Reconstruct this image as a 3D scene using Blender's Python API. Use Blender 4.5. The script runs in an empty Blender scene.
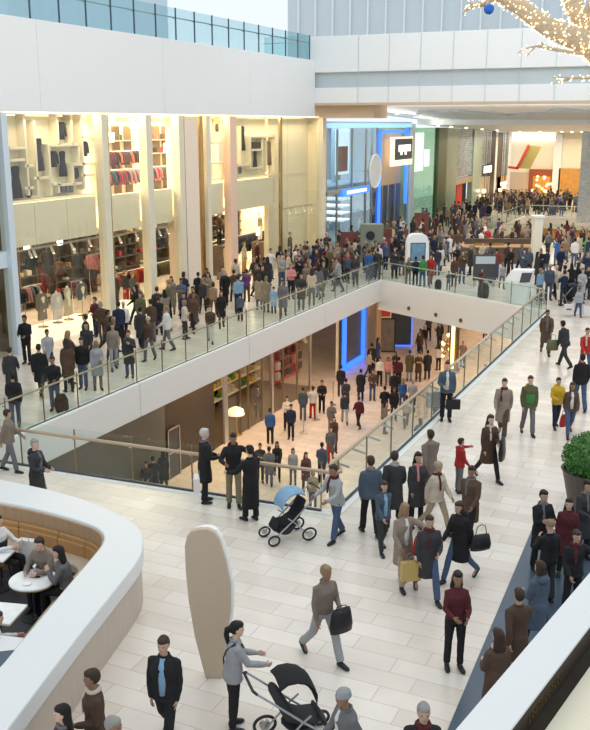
import bpy, bmesh, math, random
from mathutils import Vector, Matrix, noise, Euler
random.seed(7)
C = bpy.context.scene.collection
R = math.radians
# ------------------------------------------------------------------ camera
FPX, CX, CY, H = 940., 295., 365., 8.4
TILT = math.atan2(241, FPX)
YAW = math.atan2(451, FPX*math.cos(TILT)+241*math.sin(TILT))
YD = math.degrees(YAW)
cd = bpy.data.cameras.new('camera'); cam = bpy.data.objects.new('camera', cd); C.objects.link(cam)
cam.location = (0, 0, H); cam.rotation_euler = (math.pi/2-TILT, 0, YAW)
cd.sensor_fit = 'HORIZONTAL'; cd.sensor_width = 36; cd.lens = 36*FPX/590; cd.clip_end = 400; cd.clip_start = .1
sc = bpy.context.scene; sc.camera = cam
sc.view_settings.view_transform = 'Standard'; sc.view_settings.look = 'None'
sc.view_settings.exposure = 0.30; sc.view_settings.gamma = 1; sc.view_settings.use_curve_mapping = False
# ------------------------------------------------------------------ daylight through the glass roof
w = bpy.data.worlds.new('world'); sc.world = w; w.use_nodes = True
bg = w.node_tree.nodes['Background']; bg.inputs[0].default_value = (.86, .93, 1, 1); bg.inputs[1].default_value = .86
def area(name, loc, size, power, col, rot=(0, 0, 0), spread=180):
    l = bpy.data.lights.new(name, 'AREA'); l.shape = 'RECTANGLE'; l.size, l.size_y = size
    l.energy = power; l.color = col; l.spread = R(spread)
    o = bpy.data.objects.new(name, l); o.location = loc; o.rotation_euler = rot; C.objects.link(o); return o
WARM = (1, .74, .42); WARM2 = (1, .83, .6)
def sun(name, rot, e, col, ang):
    l = bpy.data.lights.new(name, 'SUN'); l.energy = e; l.color = col; l.angle = R(ang)
    o = bpy.data.objects.new(name, l); o.rotation_euler = rot; o.location = (0, 0, 30); C.objects.link(o)
area('upper_hall_light', (-8, 26, 21), (16, 30), 1300, (1, .93, .82))
area('end_wall_fill', (-8, 44, 19), (26, 4), 520, (.93, .97, 1), (R(52), 0, 0))  # added lamp without a fixture, lifts the brightness of the end wall
for y in (32, 42, 52): area('store_light', (-28.5, y, 3.7), (5, 8), 420, WARM2)
for y in (30, 38, 46, 53): area('store_light', (-28.5, y, 8.5), (6, 6), 800, WARM2)
area('window_wash', (-24.3, 41.5, 8.7), (.3, 27), 420, WARM2, (0, R(-25), 0))
for x, y, e in ((-19.1, 26, 40), (-19.1, 35, 200), (-19.1, 44, 240), (-13, 54, 330), (-13, 65, 330), (-5.2, 30, 160), (-5.2, 41, 200)): area('lower_mall_light', (x, y, -1.25), (2.6, 7), e, (1, .72, .46))
for y in (28, 38, 48): area('lower_store_light', (-24, y, -1.5), (4, 7), 110, (1, .72, .4))
for y in (62, 76): area('far_mall_light', (-13, y, 8.9), (14, 9), 1000, (1, .88, .72))
area('ceiling_fill_uplight', (-22.8, 66, 8.0), (.5, 20), 160, (1, .93, .82), (R(180), R(30), 0))  # added unseen uplight along the shop wall, brightens the far ceiling
area('ceiling_fill_uplight', (-8, 57, 8.3), (24, .5), 130, (1, .95, .88), (R(150), 0, 0))  # second added uplight, hangs free behind the lip to lighten the ceiling
for y in (92, 105): area('far_mall_light', (-17, y, 7.2), (12, 8), 850, (1, .86, .66))
area('far_lower_light', (-13, 82, -1.4), (6, 10), 900, (1, .75, .45))

# ------------------------------------------------------------------ projection helpers (photo pixel -> place)
def ray(px, py):
    x = px-CX; u = CY-py
    vx = x; vy = FPX*math.cos(TILT)+u*math.sin(TILT); vz = -FPX*math.sin(TILT)+u*math.cos(TILT)
    c, s = math.cos(YAW), math.sin(YAW)
    return (c*vx-s*vy, s*vx+c*vy, vz)
def P(px, py, z=0.):
    d = ray(px, py); k = (z-H)/d[2]; return Vector((d[0]*k, d[1]*k, z))
def W(px, py, X=-24.):
    d = ray(px, py); k = X/d[0]; return Vector((X, d[1]*k, H+d[2]*k))
def WY(px, py, Y):
    d = ray(px, py); k = Y/d[1]; return Vector((d[0]*k, Y, H+d[2]*k))
def proj(p):
    c, s = math.cos(YAW), math.sin(YAW)
    vx = c*p[0]+s*p[1]; vy = -s*p[0]+c*p[1]; vz = p[2]-H
    f = vy*math.cos(TILT)-vz*math.sin(TILT); u = vy*math.sin(TILT)+vz*math.cos(TILT)
    return (CX+FPX*vx/f, CY-FPX*u/f, f)
def YW(px): return W(px, 124)[1]
# ------------------------------------------------------------------ mesh builder
class MB:
    def __init__(s): s.v = []; s.f = []
    def add(s, vs, fs):
        n = len(s.v); s.v += [Vector(v) for v in vs]; s.f += [tuple(i+n for i in f) for f in fs]; return s
    def box(s, a, b):
        x0, x1 = sorted((a[0], b[0])); y0, y1 = sorted((a[1], b[1])); z0, z1 = sorted((a[2], b[2]))
        return s.add([(x0,y0,z0),(x1,y0,z0),(x1,y1,z0),(x0,y1,z0),(x0,y0,z1),(x1,y0,z1),(x1,y1,z1),(x0,y1,z1)],
                     [(0,3,2,1),(4,5,6,7),(0,1,5,4),(1,2,6,5),(2,3,7,6),(3,0,4,7)])
    def prism(s, poly, z0, z1):
        n = len(poly)
        ar = sum(poly[i][0]*poly[(i+1)%n][1]-poly[(i+1)%n][0]*poly[i][1] for i in range(n))
        if ar < 0: poly = poly[::-1]
        s.add([(p[0], p[1], z0) for p in poly]+[(p[0], p[1], z1) for p in poly],
              [tuple(range(n))[::-1], tuple(range(n, 2*n))]+[(i, (i+1)%n, n+(i+1)%n, n+i) for i in range(n)]); return s
    def bar(s, a, b, w_, h_, up=(0, 0, 1)):          # box beam between two points
        a = Vector(a); b = Vector(b); t = (b-a).normalized(); up = Vector(up)
        sd = t.cross(up)
        if sd.length < 1e-4: sd = t.cross(Vector((1, 0, 0)))
        sd.normalize(); u = sd.cross(t)
        vs = []
        for p in (a, b):
            for i, j in ((-1,-1),(1,-1),(1,1),(-1,1)): vs.append(p+sd*i*w_/2+u*j*h_/2)
        return s.add(vs, [(0,1,2,3),(7,6,5,4),(0,4,5,1),(1,5,6,2),(2,6,7,3),(3,7,4,0)])
    def loft(s, secs, n=12):                         # secs: (centre, vec u, vec v)
        vs = []
        for c, u, v in secs:
            for i in range(n):
                a = 2*math.pi*i/n; vs.append(c+u*math.cos(a)+v*math.sin(a))
        fs = []
        for k in range(len(secs)-1):
            for i in range(n):
                j = (i+1) % n; fs.append((k*n+i, k*n+j, (k+1)*n+j, (k+1)*n+i))
        fs.append(tuple(range(n))[::-1]); fs.append(tuple(range((len(secs)-1)*n, len(secs)*n)))
        return s.add(vs, fs)
    def tube(s, pts, rads, n=10, flat=1., side=None, ends=True):
        pts = [Vector(p) for p in pts]
        if not isinstance(rads, (list, tuple)): rads = [rads]*len(pts)
        secs = []; m = len(pts); ref = Vector(side) if side else None
        for i, p in enumerate(pts):
            t = (pts[min(i+1, m-1)]-pts[max(i-1, 0)])
            t = t.normalized() if t.length > 1e-6 else Vector((0, 0, 1))
            if ref is None:
                ref = Vector((1, 0, 0)) if abs(t.x) < .8 else Vector((0, 1, 0))
            u = (ref-t*ref.dot(t)).normalized(); v = t.cross(u); ref = u
            if ends and i == 0:
                for q, k in ((-.9, .35), (-.6, .8)): secs.append((p+t*q*rads[0], u*rads[0]*k, v*rads[0]*k*flat))
            secs.append((p, u*rads[i], v*rads[i]*flat))
            if ends and i == m-1:
                for q, k in ((.6, .8), (.9, .35)): secs.append((p+t*q*rads[i], u*rads[i]*k, v*rads[i]*k*flat))
        return s.loft(secs, n)
    def ell(s, c, r, n=12, m=8, rot=None):
        c = Vector(c); secs = []
        M = rot or Matrix.Identity(3)
        for k in range(m+1):
            a = math.pi*(k+.25*(k == 0)-.25*(k == m))/m
            z = -math.cos(a)*r[2]; q = math.sin(a)
            secs.append((c+M@Vector((0, 0, z)), M@Vector((r[0]*q, 0, 0)), M@Vector((0, r[1]*q, 0))))
        return s.loft(secs, n)
    def lathe(s, prof, c=(0, 0, 0), n=20):
        c = Vector(c)
        return s.loft([(c+Vector((0, 0, z)), Vector((r, 0, 0)), Vector((0, r, 0))) for r, z in prof], n)
    def cyl(s, c, r, z0, z1, n=16): return s.lathe([(r, z0), (r, z1)], (c[0], c[1], 0), n)
    def mesh(s, name, mat=None, smooth=False):
        me = bpy.data.meshes.new(name); me.from_pydata([tuple(v) for v in s.v], [], s.f)
        bm = bmesh.new(); bm.from_mesh(me); bmesh.ops.recalc_face_normals(bm, faces=bm.faces); bm.to_mesh(me); bm.free()
        if mat: me.materials.append(mat)
        if smooth:
            for p in me.polygons: p.use_smooth = True
        me.update(); return me
    def build(s, name, mat=None, parent=None, loc=None, rz=0, smooth=False, color=None, bevel=0):
        o = bpy.data.objects.new(name, s.mesh(name, mat, smooth)); C.objects.link(o)
        if parent: o.parent = parent
        if loc is not None: o.location = loc
        if rz: o.rotation_euler.z = rz
        if color: o.color = tuple(color)+(1,)
        if bevel:
            b = o.modifiers.new('bevel', 'BEVEL'); b.width = bevel; b.segments = 2; b.limit_method = 'ANGLE'
        return o
def empty(name, loc, rz=0, label=None, cat=None, group=None):
    o = bpy.data.objects.new(name, None); C.objects.link(o); o.location = loc; o.rotation_euler.z = rz
    o.empty_display_size = .1
    if label: tag(o, label, cat, group)
    return o
def tag(o, label, cat, group=None, kind=None):
    if label: o['label'] = label
    if cat: o['category'] = cat
    if group: o['group'] = group
    if kind: o['kind'] = kind
    return o
def struct(name, mb, mat, smooth=False, bevel=0):
    o = mb.build(name, mat, smooth=smooth, bevel=bevel); o['kind'] = 'structure'; return o
def copy_tree(o, parent=None):
    c = o.copy(); C.objects.link(c)
    if parent: c.parent = parent
    for ch in list(o.children): copy_tree(ch, c)
    return c
_n = {}
def nxt(k): _n[k] = _n.get(k, 0)+1; return '%s_%d' % (k, _n[k])
# ------------------------------------------------------------------ materials
def mat(name, col, rough=.5, metal=0, var=.06, scale=8., bump=.0, bscale=40., emit=None, es=0, coat=0, stretch=None, spec=.5):
    m = bpy.data.materials.new(name); m.use_nodes = True; nt = m.node_tree; b = nt.nodes['Principled BSDF']
    tc = nt.nodes.new('ShaderNodeTexCoord'); mp = nt.nodes.new('ShaderNodeMapping'); nt.links.new(tc.outputs['Object'], mp.inputs[0])
    if stretch: mp.inputs['Scale'].default_value = stretch
    nz = nt.nodes.new('ShaderNodeTexNoise'); nz.inputs['Scale'].default_value = scale; nz.inputs['Detail'].default_value = 4
    nt.links.new(mp.outputs[0], nz.inputs[0])
    mx = nt.nodes.new('ShaderNodeMix'); mx.data_type = 'RGBA'
    c = Vector(col)
    mx.inputs[6].default_value = tuple(c*(1-var))+(1,); mx.inputs[7].default_value = tuple(min(1, q*(1+var)) for q in c)+(1,)
    nt.links.new(nz.outputs[0], mx.inputs[0]); nt.links.new(mx.outputs[2], b.inputs['Base Color'])
    b.inputs['Roughness'].default_value = rough; b.inputs['Metallic'].default_value = metal
    b.inputs['Coat Weight'].default_value = coat; b.inputs['Specular IOR Level'].default_value = spec
    if emit: b.inputs['Emission Color'].default_value = tuple(emit)+(1,); b.inputs['Emission Strength'].default_value = es
    if bump:
        n2 = nt.nodes.new('ShaderNodeTexNoise'); n2.inputs['Scale'].default_value = bscale; nt.links.new(mp.outputs[0], n2.inputs[0])
        bp = nt.nodes.new('ShaderNodeBump'); bp.inputs['Strength'].default_value = bump; bp.inputs['Distance'].default_value = .02
        nt.links.new(n2.outputs[0], bp.inputs['Height']); nt.links.new(bp.outputs[0], b.inputs['Normal'])
    return m
def objcol(name, rough=.8, var=.25, scale=9., bump=.4, bscale=30., spec=.3):
    m = mat(name, (1, 1, 1), rough, 0, 0, scale, bump, bscale, spec=spec); nt = m.node_tree
    mx = [n for n in nt.nodes if n.type == 'MIX'][0]
    mx.inputs[6].default_value = (1-var,)*3+(1,); mx.inputs[7].default_value = (1, 1, 1, 1)
    oi = nt.nodes.new('ShaderNodeObjectInfo'); mu = nt.nodes.new('ShaderNodeMix'); mu.data_type = 'RGBA'; mu.blend_type = 'MULTIPLY'
    mu.inputs[0].default_value = 1
    nt.links.new(mx.outputs[2], mu.inputs[6]); nt.links.new(oi.outputs['Color'], mu.inputs[7])
    nt.links.new(mu.outputs[2], nt.nodes['Principled BSDF'].inputs['Base Color']); return m
def glass(name, tint=(.9, .97, .94), refl=.5, add=.0):
    m = bpy.data.materials.new(name); m.use_nodes = True; nt = m.node_tree; nt.nodes.clear()
    o = nt.nodes.new('ShaderNodeOutputMaterial'); t = nt.nodes.new('ShaderNodeBsdfTransparent'); t.inputs[0].default_value = tint+(1,)
    g = nt.nodes.new('ShaderNodeBsdfGlossy'); g.inputs['Roughness'].default_value = .03
    lw = nt.nodes.new('ShaderNodeLayerWeight'); lw.inputs[0].default_value = .5     # two-sided: same reflectance from either face
    pw = nt.nodes.new('ShaderNodeMath'); pw.operation = 'POWER'; pw.inputs[1].default_value = 4.5; nt.links.new(lw.outputs['Facing'], pw.inputs[0])
    ma = nt.nodes.new('ShaderNodeMath'); ma.operation = 'MULTIPLY_ADD'; ma.inputs[1].default_value = refl*.55; ma.inputs[2].default_value = .025+add
    nt.links.new(pw.outputs[0], ma.inputs[0])
    mx = nt.nodes.new('ShaderNodeMixShader'); nt.links.new(ma.outputs[0], mx.inputs[0]); nt.links.new(t.outputs[0], mx.inputs[1]); nt.links.new(g.outputs[0], mx.inputs[2])
    nt.links.new(mx.outputs[0], o.inputs[0]); return m
def brick(name, c1, c2, mortar, bw, rh, ms=.01, rough=.3, var=.5, off=.5, rot=0, bump=0, es=0, axes='xy'):
    m = bpy.data.materials.new(name); m.use_nodes = True; nt = m.node_tree; b = nt.nodes['Principled BSDF']
    tc = nt.nodes.new('ShaderNodeTexCoord'); mp = nt.nodes.new('ShaderNodeMapping'); nt.links.new(tc.outputs['Object'], mp.inputs[0])
    mp.inputs['Rotation'].default_value = {'xy': (0, 0, R(rot)), 'yz': (R(-90), 0, R(-90)), 'xz': (R(-90), 0, 0)}[axes]
    if axes == 'yz': 
        cb = nt.nodes.new('ShaderNodeSeparateXYZ'); cc = nt.nodes.new('ShaderNodeCombineXYZ'); nt.links.new(tc.outputs['Object'], cb.inputs[0])
        nt.links.new(cb.outputs[1], cc.inputs[0]); nt.links.new(cb.outputs[2], cc.inputs[1]); src = cc.outputs[0]
    elif axes == 'xz':
        cb = nt.nodes.new('ShaderNodeSeparateXYZ'); cc = nt.nodes.new('ShaderNodeCombineXYZ'); nt.links.new(tc.outputs['Object'], cb.inputs[0])
        nt.links.new(cb.outputs[0], cc.inputs[0]); nt.links.new(cb.outputs[2], cc.inputs[1]); src = cc.outputs[0]
    else: src = mp.outputs[0]
    br = nt.nodes.new('ShaderNodeTexBrick'); nt.links.new(src, br.inputs[0])
    br.inputs['Scale'].default_value = 1; br.inputs['Brick Width'].default_value = bw; br.inputs['Row Height'].default_value = rh
    br.inputs['Mortar Size'].default_value = ms; br.inputs['Mortar Smooth'].default_value = .3; br.offset = off
    br.inputs['Color1'].default_value = c1+(1,); br.inputs['Color2'].default_value = c2+(1,); br.inputs['Mortar'].default_value = mortar+(1,)
    nz = nt.nodes.new('ShaderNodeTexNoise'); nz.inputs['Scale'].default_value = 1.3; nz.inputs['Detail'].default_value = 6; nt.links.new(src, nz.inputs[0])
    mx = nt.nodes.new('ShaderNodeMix'); mx.data_type = 'RGBA'; mx.blend_type = 'MULTIPLY'; mx.inputs[0].default_value = var
    cr = nt.nodes.new('ShaderNodeMapRange'); cr.inputs[1].default_value = .3; cr.inputs[2].default_value = .7; cr.inputs[3].default_value = .8; cr.inputs[4].default_value = 1
    nt.links.new(nz.outputs[0], cr.inputs[0]); nt.links.new(br.outputs[0], mx.inputs[6]); nt.links.new(cr.outputs[0], mx.inputs[7])
    nt.links.new(mx.outputs[2], b.inputs['Base Color']); b.inputs['Roughness'].default_value = rough
    if es: nt.links.new(mx.outputs[2], b.inputs['Emission Color']); b.inputs['Emission Strength'].default_value = es
    return m
M = {}
M['floor'] = brick('floor_tiles', (.80, .74, .66), (.70, .62, .53), (.52, .46, .40), 1.25, .42, .008, .24, .55, .37)
M['lfloor'] = brick('lower_tiles', (.74, .63, .54), (.67, .56, .47), (.45, .37, .3), .9, .6, .01, .25, .5)
M['white'] = mat('white_paint', (.82, .83, .82), .6, var=.015, scale=.6)
M['fascia'] = mat('fascia_paint', (.78, .775, .745), .5, var=.02, scale=.5)
M['coping'] = mat('white_coping', (.70, .72, .715), .35, var=.02, scale=1)
M['cream'] = mat('cream_panel', (.86, .79, .61), .5, var=.04, scale=2)
M['creamdark'] = mat('cream_pillar', (.74, .68, .52), .35, var=.08, scale=3)
M['salmon'] = mat('salmon_pillar', (.80, .56, .42), .4, var=.05)
M['peach'] = mat('peach_column', (.86, .72, .58), .45, var=.03)
M['bluewhite'] = mat('pale_blue_pillar', (.62, .70, .76), .35, var=.04)
M['gold'] = mat('gold_trim', (.55, .38, .16), .25, .9, var=.3, scale=14)
M['bronze'] = mat('bronze_post', (.28, .22, .13), .35, .8)
M['rail'] = mat('handrail_wood', (.42, .30, .20), .35, 0, var=.15, scale=6, coat=.3)
M['steel'] = mat('brushed_steel', (.55, .55, .54), .3, .9)
M['chrome'] = mat('chrome', (.7, .7, .72), .12, 1)
M['black'] = mat('black_plastic', (.015, .015, .017), .5, var=.3)
M['darkgrey'] = mat('dark_grey', (.06, .06, .065), .6, var=.25)
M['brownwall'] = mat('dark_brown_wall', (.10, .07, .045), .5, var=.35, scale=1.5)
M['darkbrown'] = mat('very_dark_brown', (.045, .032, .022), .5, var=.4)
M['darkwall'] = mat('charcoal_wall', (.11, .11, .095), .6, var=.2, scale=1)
M['tan'] = mat('tan_soffit', (.60, .46, .32), .6, var=.05)
M['grey'] = mat('grey_panel', (.50, .56, .58), .5, var=.05, scale=.4)
M['panelled'] = mat('grey_cladding', (.60, .66, .68), .5, var=.05, scale=.4)
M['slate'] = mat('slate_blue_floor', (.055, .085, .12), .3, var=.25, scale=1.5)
M['green'] = mat('pale_green_glass_pillar', (.32, .42, .34), .25, var=.1, scale=1.2)
M['darkgreen'] = mat('dark_green_pillar', (.10, .14, .08), .35, var=.4, scale=6)
M['mosaic'] = brick('mosaic_panel', (.17, .25, .32), (.40, .47, .50), (.10, .14, .17), .5, .22, .02, .3, .8, axes='yz')
M['mosaicx'] = brick('mosaic_panel_front', (.50, .62, .72), (.88, .92, .95), (.40, .50, .56), .16, .12, .02, .3, .8, axes='xz')
M['led'] = mat('blue_led', (.05, .2, .9), .5, emit=(.03, .17, 1), es=1.3)
M['ledpale'] = mat('pale_blue_led', (.3, .5, .9), .5, emit=(.22, .48, 1), es=1.0)
M['lamp'] = mat('warm_lamp', (1, .9, .7), .5, emit=(1, .82, .52), es=5)
M['lightbox'] = mat('white_lightbox', (1, 1, 1), .5, emit=(1, .97, .88), es=1.1)
M['brightbox'] = mat('bright_lightbox', (1, 1, 1), .5, emit=(1, .96, .9), es=2.6)
M['softbox'] = mat('warm_lightbox', (1, .9, .7), .5, emit=(1, .84, .58), es=.75)
M['glass'] = glass('clear_glass', (.93, .98, .96), .8, .01)
M['shopglass'] = glass('shop_glass', (.97, .97, .93), .7, .02)
M['blueglass'] = glass('bluish_glass', (.72, .84, .90), 1., .12)
M['upglass'] = glass('aqua_glass', (.80, .92, .94), .6, .05)
M['wood'] = mat('oak_slats', (.40, .26, .15), .45, var=.25, scale=3, stretch=(6, 6, .4))
M['palewood'] = mat('pale_wood_cladding', (.52, .44, .37), .5, var=.12, scale=3, stretch=(5, 5, .3))
M['leather'] = mat('tan_leather', (.42, .225, .08), .45, var=.12, bump=.3)
M['seat'] = mat('beige_seat', (.45, .37, .27), .6, var=.1, bump=.3)
M['marble'] = mat('white_marble', (.78, .79, .78), .2, var=.22, scale=5)
M['totem'] = mat('taupe_panel', (.50, .40, .29), .5, var=.03)
M['red'] = mat('red_panel', (.65, .06, .04), .5, var=.1)
M['rust'] = mat('rust_panel', (.34, .08, .03), .5, var=.3)
M['orange'] = mat('orange_wall', (.62, .30, .07), .5, var=.3, scale=2)
M['glimmer'] = mat('gold_lights', (1, .8, .4), .4, emit=(1, .66, .28), es=2)
M['leaf'] = mat('green_leaves', (.07, .20, .04), .6, var=.6, scale=30)
M['pot'] = mat('dark_clay_pot', (.09, .065, .055), .5, var=.2)
M['darkfloor'] = mat('cafe_floor', (.035, .035, .04), .4, var=.2)
M['screen'] = mat('screen', (.1, .2, .3), .3, var=.8, scale=3, emit=(.20, .34, .42), es=.15)
M['bark'] = mat('frosted_bark', (.60, .46, .30), .7, var=.35, scale=30, bump=.6)
M['spark'] = mat('fairy_light', (1, .9, .7), .4, emit=(1, .70, .36), es=1.7)
M['cloth'] = objcol('cloth', .85, .3, 7, .5, 28)
M['skin'] = objcol('skin', .55, .08, 12, .1)
M['hair'] = objcol('hair', .5, .4, 40, .6, 90)
M['leatherobj'] = objcol('leather_goods', .4, .2, 8, .2)
M['paint'] = objcol('painted', .45, .1, 5, 0)
M['lit'] = objcol('lit_goods', .6, .3, 10, .1)
# ------------------------------------------------------------------ palette
COL = dict(black=(.018,.018,.02), charcoal=(.045,.045,.05), grey=(.16,.16,.165), brown=(.10,.06,.04), navy=(.02,.03,.07), blue=(.04,.12,.35),
  denim=(.07,.11,.20), beige=(.45,.36,.25), white=(.72,.70,.68), cream=(.62,.54,.42), red=(.42,.03,.03), pink=(.62,.25,.25), tan=(.30,.20,.12),
  olive=(.13,.13,.06), green=(.06,.28,.07), yellow=(.75,.48,.03), silver=(.38,.39,.40), slate=(.08,.11,.15), maroon=(.10,.02,.025), skyblue=(.25,.42,.60),
  orange=(.60,.15,.03), purple=(.12,.05,.16), khaki=(.27,.22,.14), gold=(.5,.35,.12), taupe=(.26,.21,.17))
COL = {k: v for k, v in COL.items()}
HAIR = dict(black=(.012,.010,.009), brown=(.05,.028,.016), fair=(.32,.22,.11), grey=(.35,.34,.32), white=(.62,.60,.57), ginger=(.2,.07,.02))
# ================================================================== STRUCTURE
# floors
f = MB()
def flat(mb, poly, z, flip=False):
    n = len(poly); mb.add([(p[0], p[1], z) for p in poly], [tuple(range(n))])
polys = [[(-24,-5),(20,-5),(20,18.1),(-7.5,18.1),(-17.4,17.4),(-24,17.4)], [(-24,17.4),(-17.4,17.4),(-17.4,48.7),(-24,48.7)],
 [(-7.5,18.1),(20,18.1),(20,43.4),(-7.5,43.4)], [(-24,48.7),(-17.4,48.7),(-7.5,43.4),(20,43.4),(20,72),(-24,72)],
 [(-24,72),(-18,72),(-18,90),(-24,90)], [(-8,72),(20,72),(20,90),(-8,90)], [(-24,90),(20,90),(20,116),(-24,116)]]
def floor_mesh(name, m_, z0, z1):
    mb = MB()
    for p in polys: mb.prism(p, z0, z1)
    return struct(name, mb, m_)
floor_mesh('floor', M['floor'], -.12, 0)
cl = floor_mesh('ceiling_lower', M['white'], -1.06, -.9)
mb = MB().box((-40, 5, -6.35), (14, 120, -6.2)); struct('floor_lower', mb, M['lfloor'])
# atrium edge fascias (with joints)
def fascia(name, a, b, z0, z1, t, mat_, seg=9.):
    a = Vector(a); b = Vector(b); n = max(1, round((b-a).length/seg)); mb = MB(); d = (b-a)
    for i in range(n):
        p = a+d*(i/n); q = a+d*((i+1)/n)-d.normalized()*.03
        h = (z0+z1)/2; mb.bar((p.x, p.y, h), (q.x, q.y, h), t, z1-z0)
    return struct(name, mb, mat_, bevel=.03)
fascia('trim_left', (-17.52, 17.3), (-17.52, 48.7), -1.12, .06, .3, M['fascia'], 8)
fascia('trim_near', (-17.4, 17.3), (-7.4, 18.0), -1.12, .03, .3, M['fascia'])
fascia('trim_right', (-7.38, 18.0), (-7.38, 43.5), -1.12, .04, .3, M['fascia'])
fascia('trim_far', (-17.45, 48.75), (-7.4, 43.45), -1.6, .07, .3, M['fascia'], 20)
mb = MB()
for px, py in ((411,308),(438,314.5),(463,320)):
    d_ = Vector(ray(px, py)); nn = Vector((5.3, 10.05, 0)); q = Vector((0, 0, H))+d_*(nn.dot(Vector((-17.45, 48.75, H))-Vector((0, 0, H)))/nn.dot(d_))
    nrm = Vector((-5.3, -10.05, 0)).normalized()
    mb.tube([q+nrm*.14, q+nrm*.19], .11, n=14, ends=False)
struct('trim_downlight_rings', mb, M['bronze'])
# second void
fascia('trim_void_left', (-18, 72), (-18, 90), -1, .05, .25, M['white'])
fascia('trim_void_far', (-18, 90), (-8, 90), -1, .05, .25, M['white'])
fascia('trim_void_right', (-8, 90), (-8, 72), -1, .05, .25, M['white'])
fascia('trim_void_near', (-8, 72), (-18, 72), -1, .05, .25, M['white'])
# left fascia band above the shops, upper deck and its soffit
mb = MB()
for i in range(5):
    y0 = 12+i*8.4; mb.box((-24.3, y0, 8.84), (-23.75, min(54, y0+8.4)-.015, 12.08))
struct('wall_left_fascia', mb, M['white'], bevel=.02)
struct('floor_upper', MB().box((-34, 12, 11.3), (-24.3, 54, 11.9)), M['white'])
struct('ceiling_store', MB().box((-34, 12, 8.75), (-24.3, 56, 8.9)), M['white'])
mb = MB(); mb.box((-34.5, 12, 11.9), (-34, 54, 22)); struct('wall_upper_left', mb, M['bluewhite'])
# end wall across the hall, stepped in three bands
mb = MB(); mb.box((-24.3, 54, 11.38), (14, 54.6, 13.43)); mb.box((-24.3, 54, 9.6), (14, 54.6, 10.5)); struct('wall_end_band', mb, M['white'], bevel=.03)
mb = MB(); mb.box((-24.3, 54.25, 10.5), (14, 54.6, 11.38)); struct('wall_end_recess', mb, M['grey'])
mb = MB(); mb.box((-24.3, 53.9, 9.48), (14, 55.2, 9.62)); struct('trim_end_lip', mb, M['tan'])
mb = MB()
for i in range(18): mb.box((-21+i*1.9, 53.96, 9.62), (-20.985+i*1.9, 54.02, 13.4))
struct('trim_end_joints', mb, M['grey'])
mb = MB(); mb.box((-36, 76, 11), (18, 76.5, 30)); struct('wall_far_upper', mb, M['panelled'])
mb = MB()
for i in range(34): mb.box((-35+i*1.55, 75.8, 11), (-34.88+i*1.55, 76, 30))
struct('trim_far_ribs', mb, M['white'])
# ceiling of the far mall, stepping down
mb = MB()
mb.add([(-24.3,54.6,9.6),(14,54.6,9.6),(14,76,8.9),(-24.3,76,8.9),(-24.3,76,8.35),(14,76,8.35),(14,118,7.35),(-24.3,118,7.35),(14,118,10),(-24.3,118,10),(-24.3,54.6,10.1),(14,54.6,10.1)],
       [(0,1,2,3),(3,2,5,4),(4,5,6,7),(7,6,8,9),(9,8,11,10),(10,11,1,0)])
struct('ceiling_far', mb, M['white'])
mb = MB()                                   # wavy coffer edge
for i in range(60):
    x0 = -24+i*.6; y = 66+3.2*math.sin(x0*.75)+1.2*math.sin(x0*1.9); x1 = x0+.6; y1 = 66+3.2*math.sin(x1*.75)+1.2*math.sin(x1*1.9)
    z = 9.6-(y-54.6)*.0327; z1 = 9.6-(y1-54.6)*.0327
    mb.add([(x0,y,z),(x1,y1,z1),(x1,y1,z1-.16),(x0,y,z-.16),(x0,76,8.74),(x1,76,8.74)], [(0,1,2,3),(3,2,5,4)])
struct('ceiling_wave', mb, M['grey'])
struct('trim_soffit_left', MB().box((-24.3, 54.6, 8.75), (-20.2, 57, 9.55)), M['tan'])
# side wall behind the shop fronts beyond Y=56 and end wall
struct('wall_store_back', MB().box((-34.3, 12, -.1), (-34, 56, 8.8)), M['brownwall'])
struct('wall_store_end', MB().box((-34, 55.6, -.1), (-24.2, 55.9, 8.8)), M['cream'])
struct('floor_store', MB().box((-34, 12, -.12), (-24, 118, 0)), M['lfloor'])
# lower storey walls
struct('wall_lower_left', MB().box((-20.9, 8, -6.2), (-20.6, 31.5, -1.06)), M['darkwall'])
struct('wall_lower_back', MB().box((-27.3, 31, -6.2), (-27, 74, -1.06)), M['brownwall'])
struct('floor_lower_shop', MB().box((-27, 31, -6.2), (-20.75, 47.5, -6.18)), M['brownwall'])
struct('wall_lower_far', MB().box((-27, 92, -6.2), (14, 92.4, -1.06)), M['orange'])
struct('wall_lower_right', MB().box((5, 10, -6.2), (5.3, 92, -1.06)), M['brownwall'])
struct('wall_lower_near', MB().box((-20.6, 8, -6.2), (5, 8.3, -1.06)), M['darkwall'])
struct('floor_slate', MB().prism([(-3.25,19.2),(-2.95,11.2),(-2.7,6),(3,6),(3,19.2)], .0, .012), M['slate'])

# ================================================================== LEFT SHOP FRONT
pil = [(-2.5,3.6,'bluewhite'),(98,103.8,'creamdark'),(142.5,148.5,'creamdark'),(175.5,180.5,'creamdark'),(203.5,207,'creamdark'),(227,233.5,'salmon'),(279.5,281.5,'gold'),(320.5,324,'creamdark')]
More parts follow.
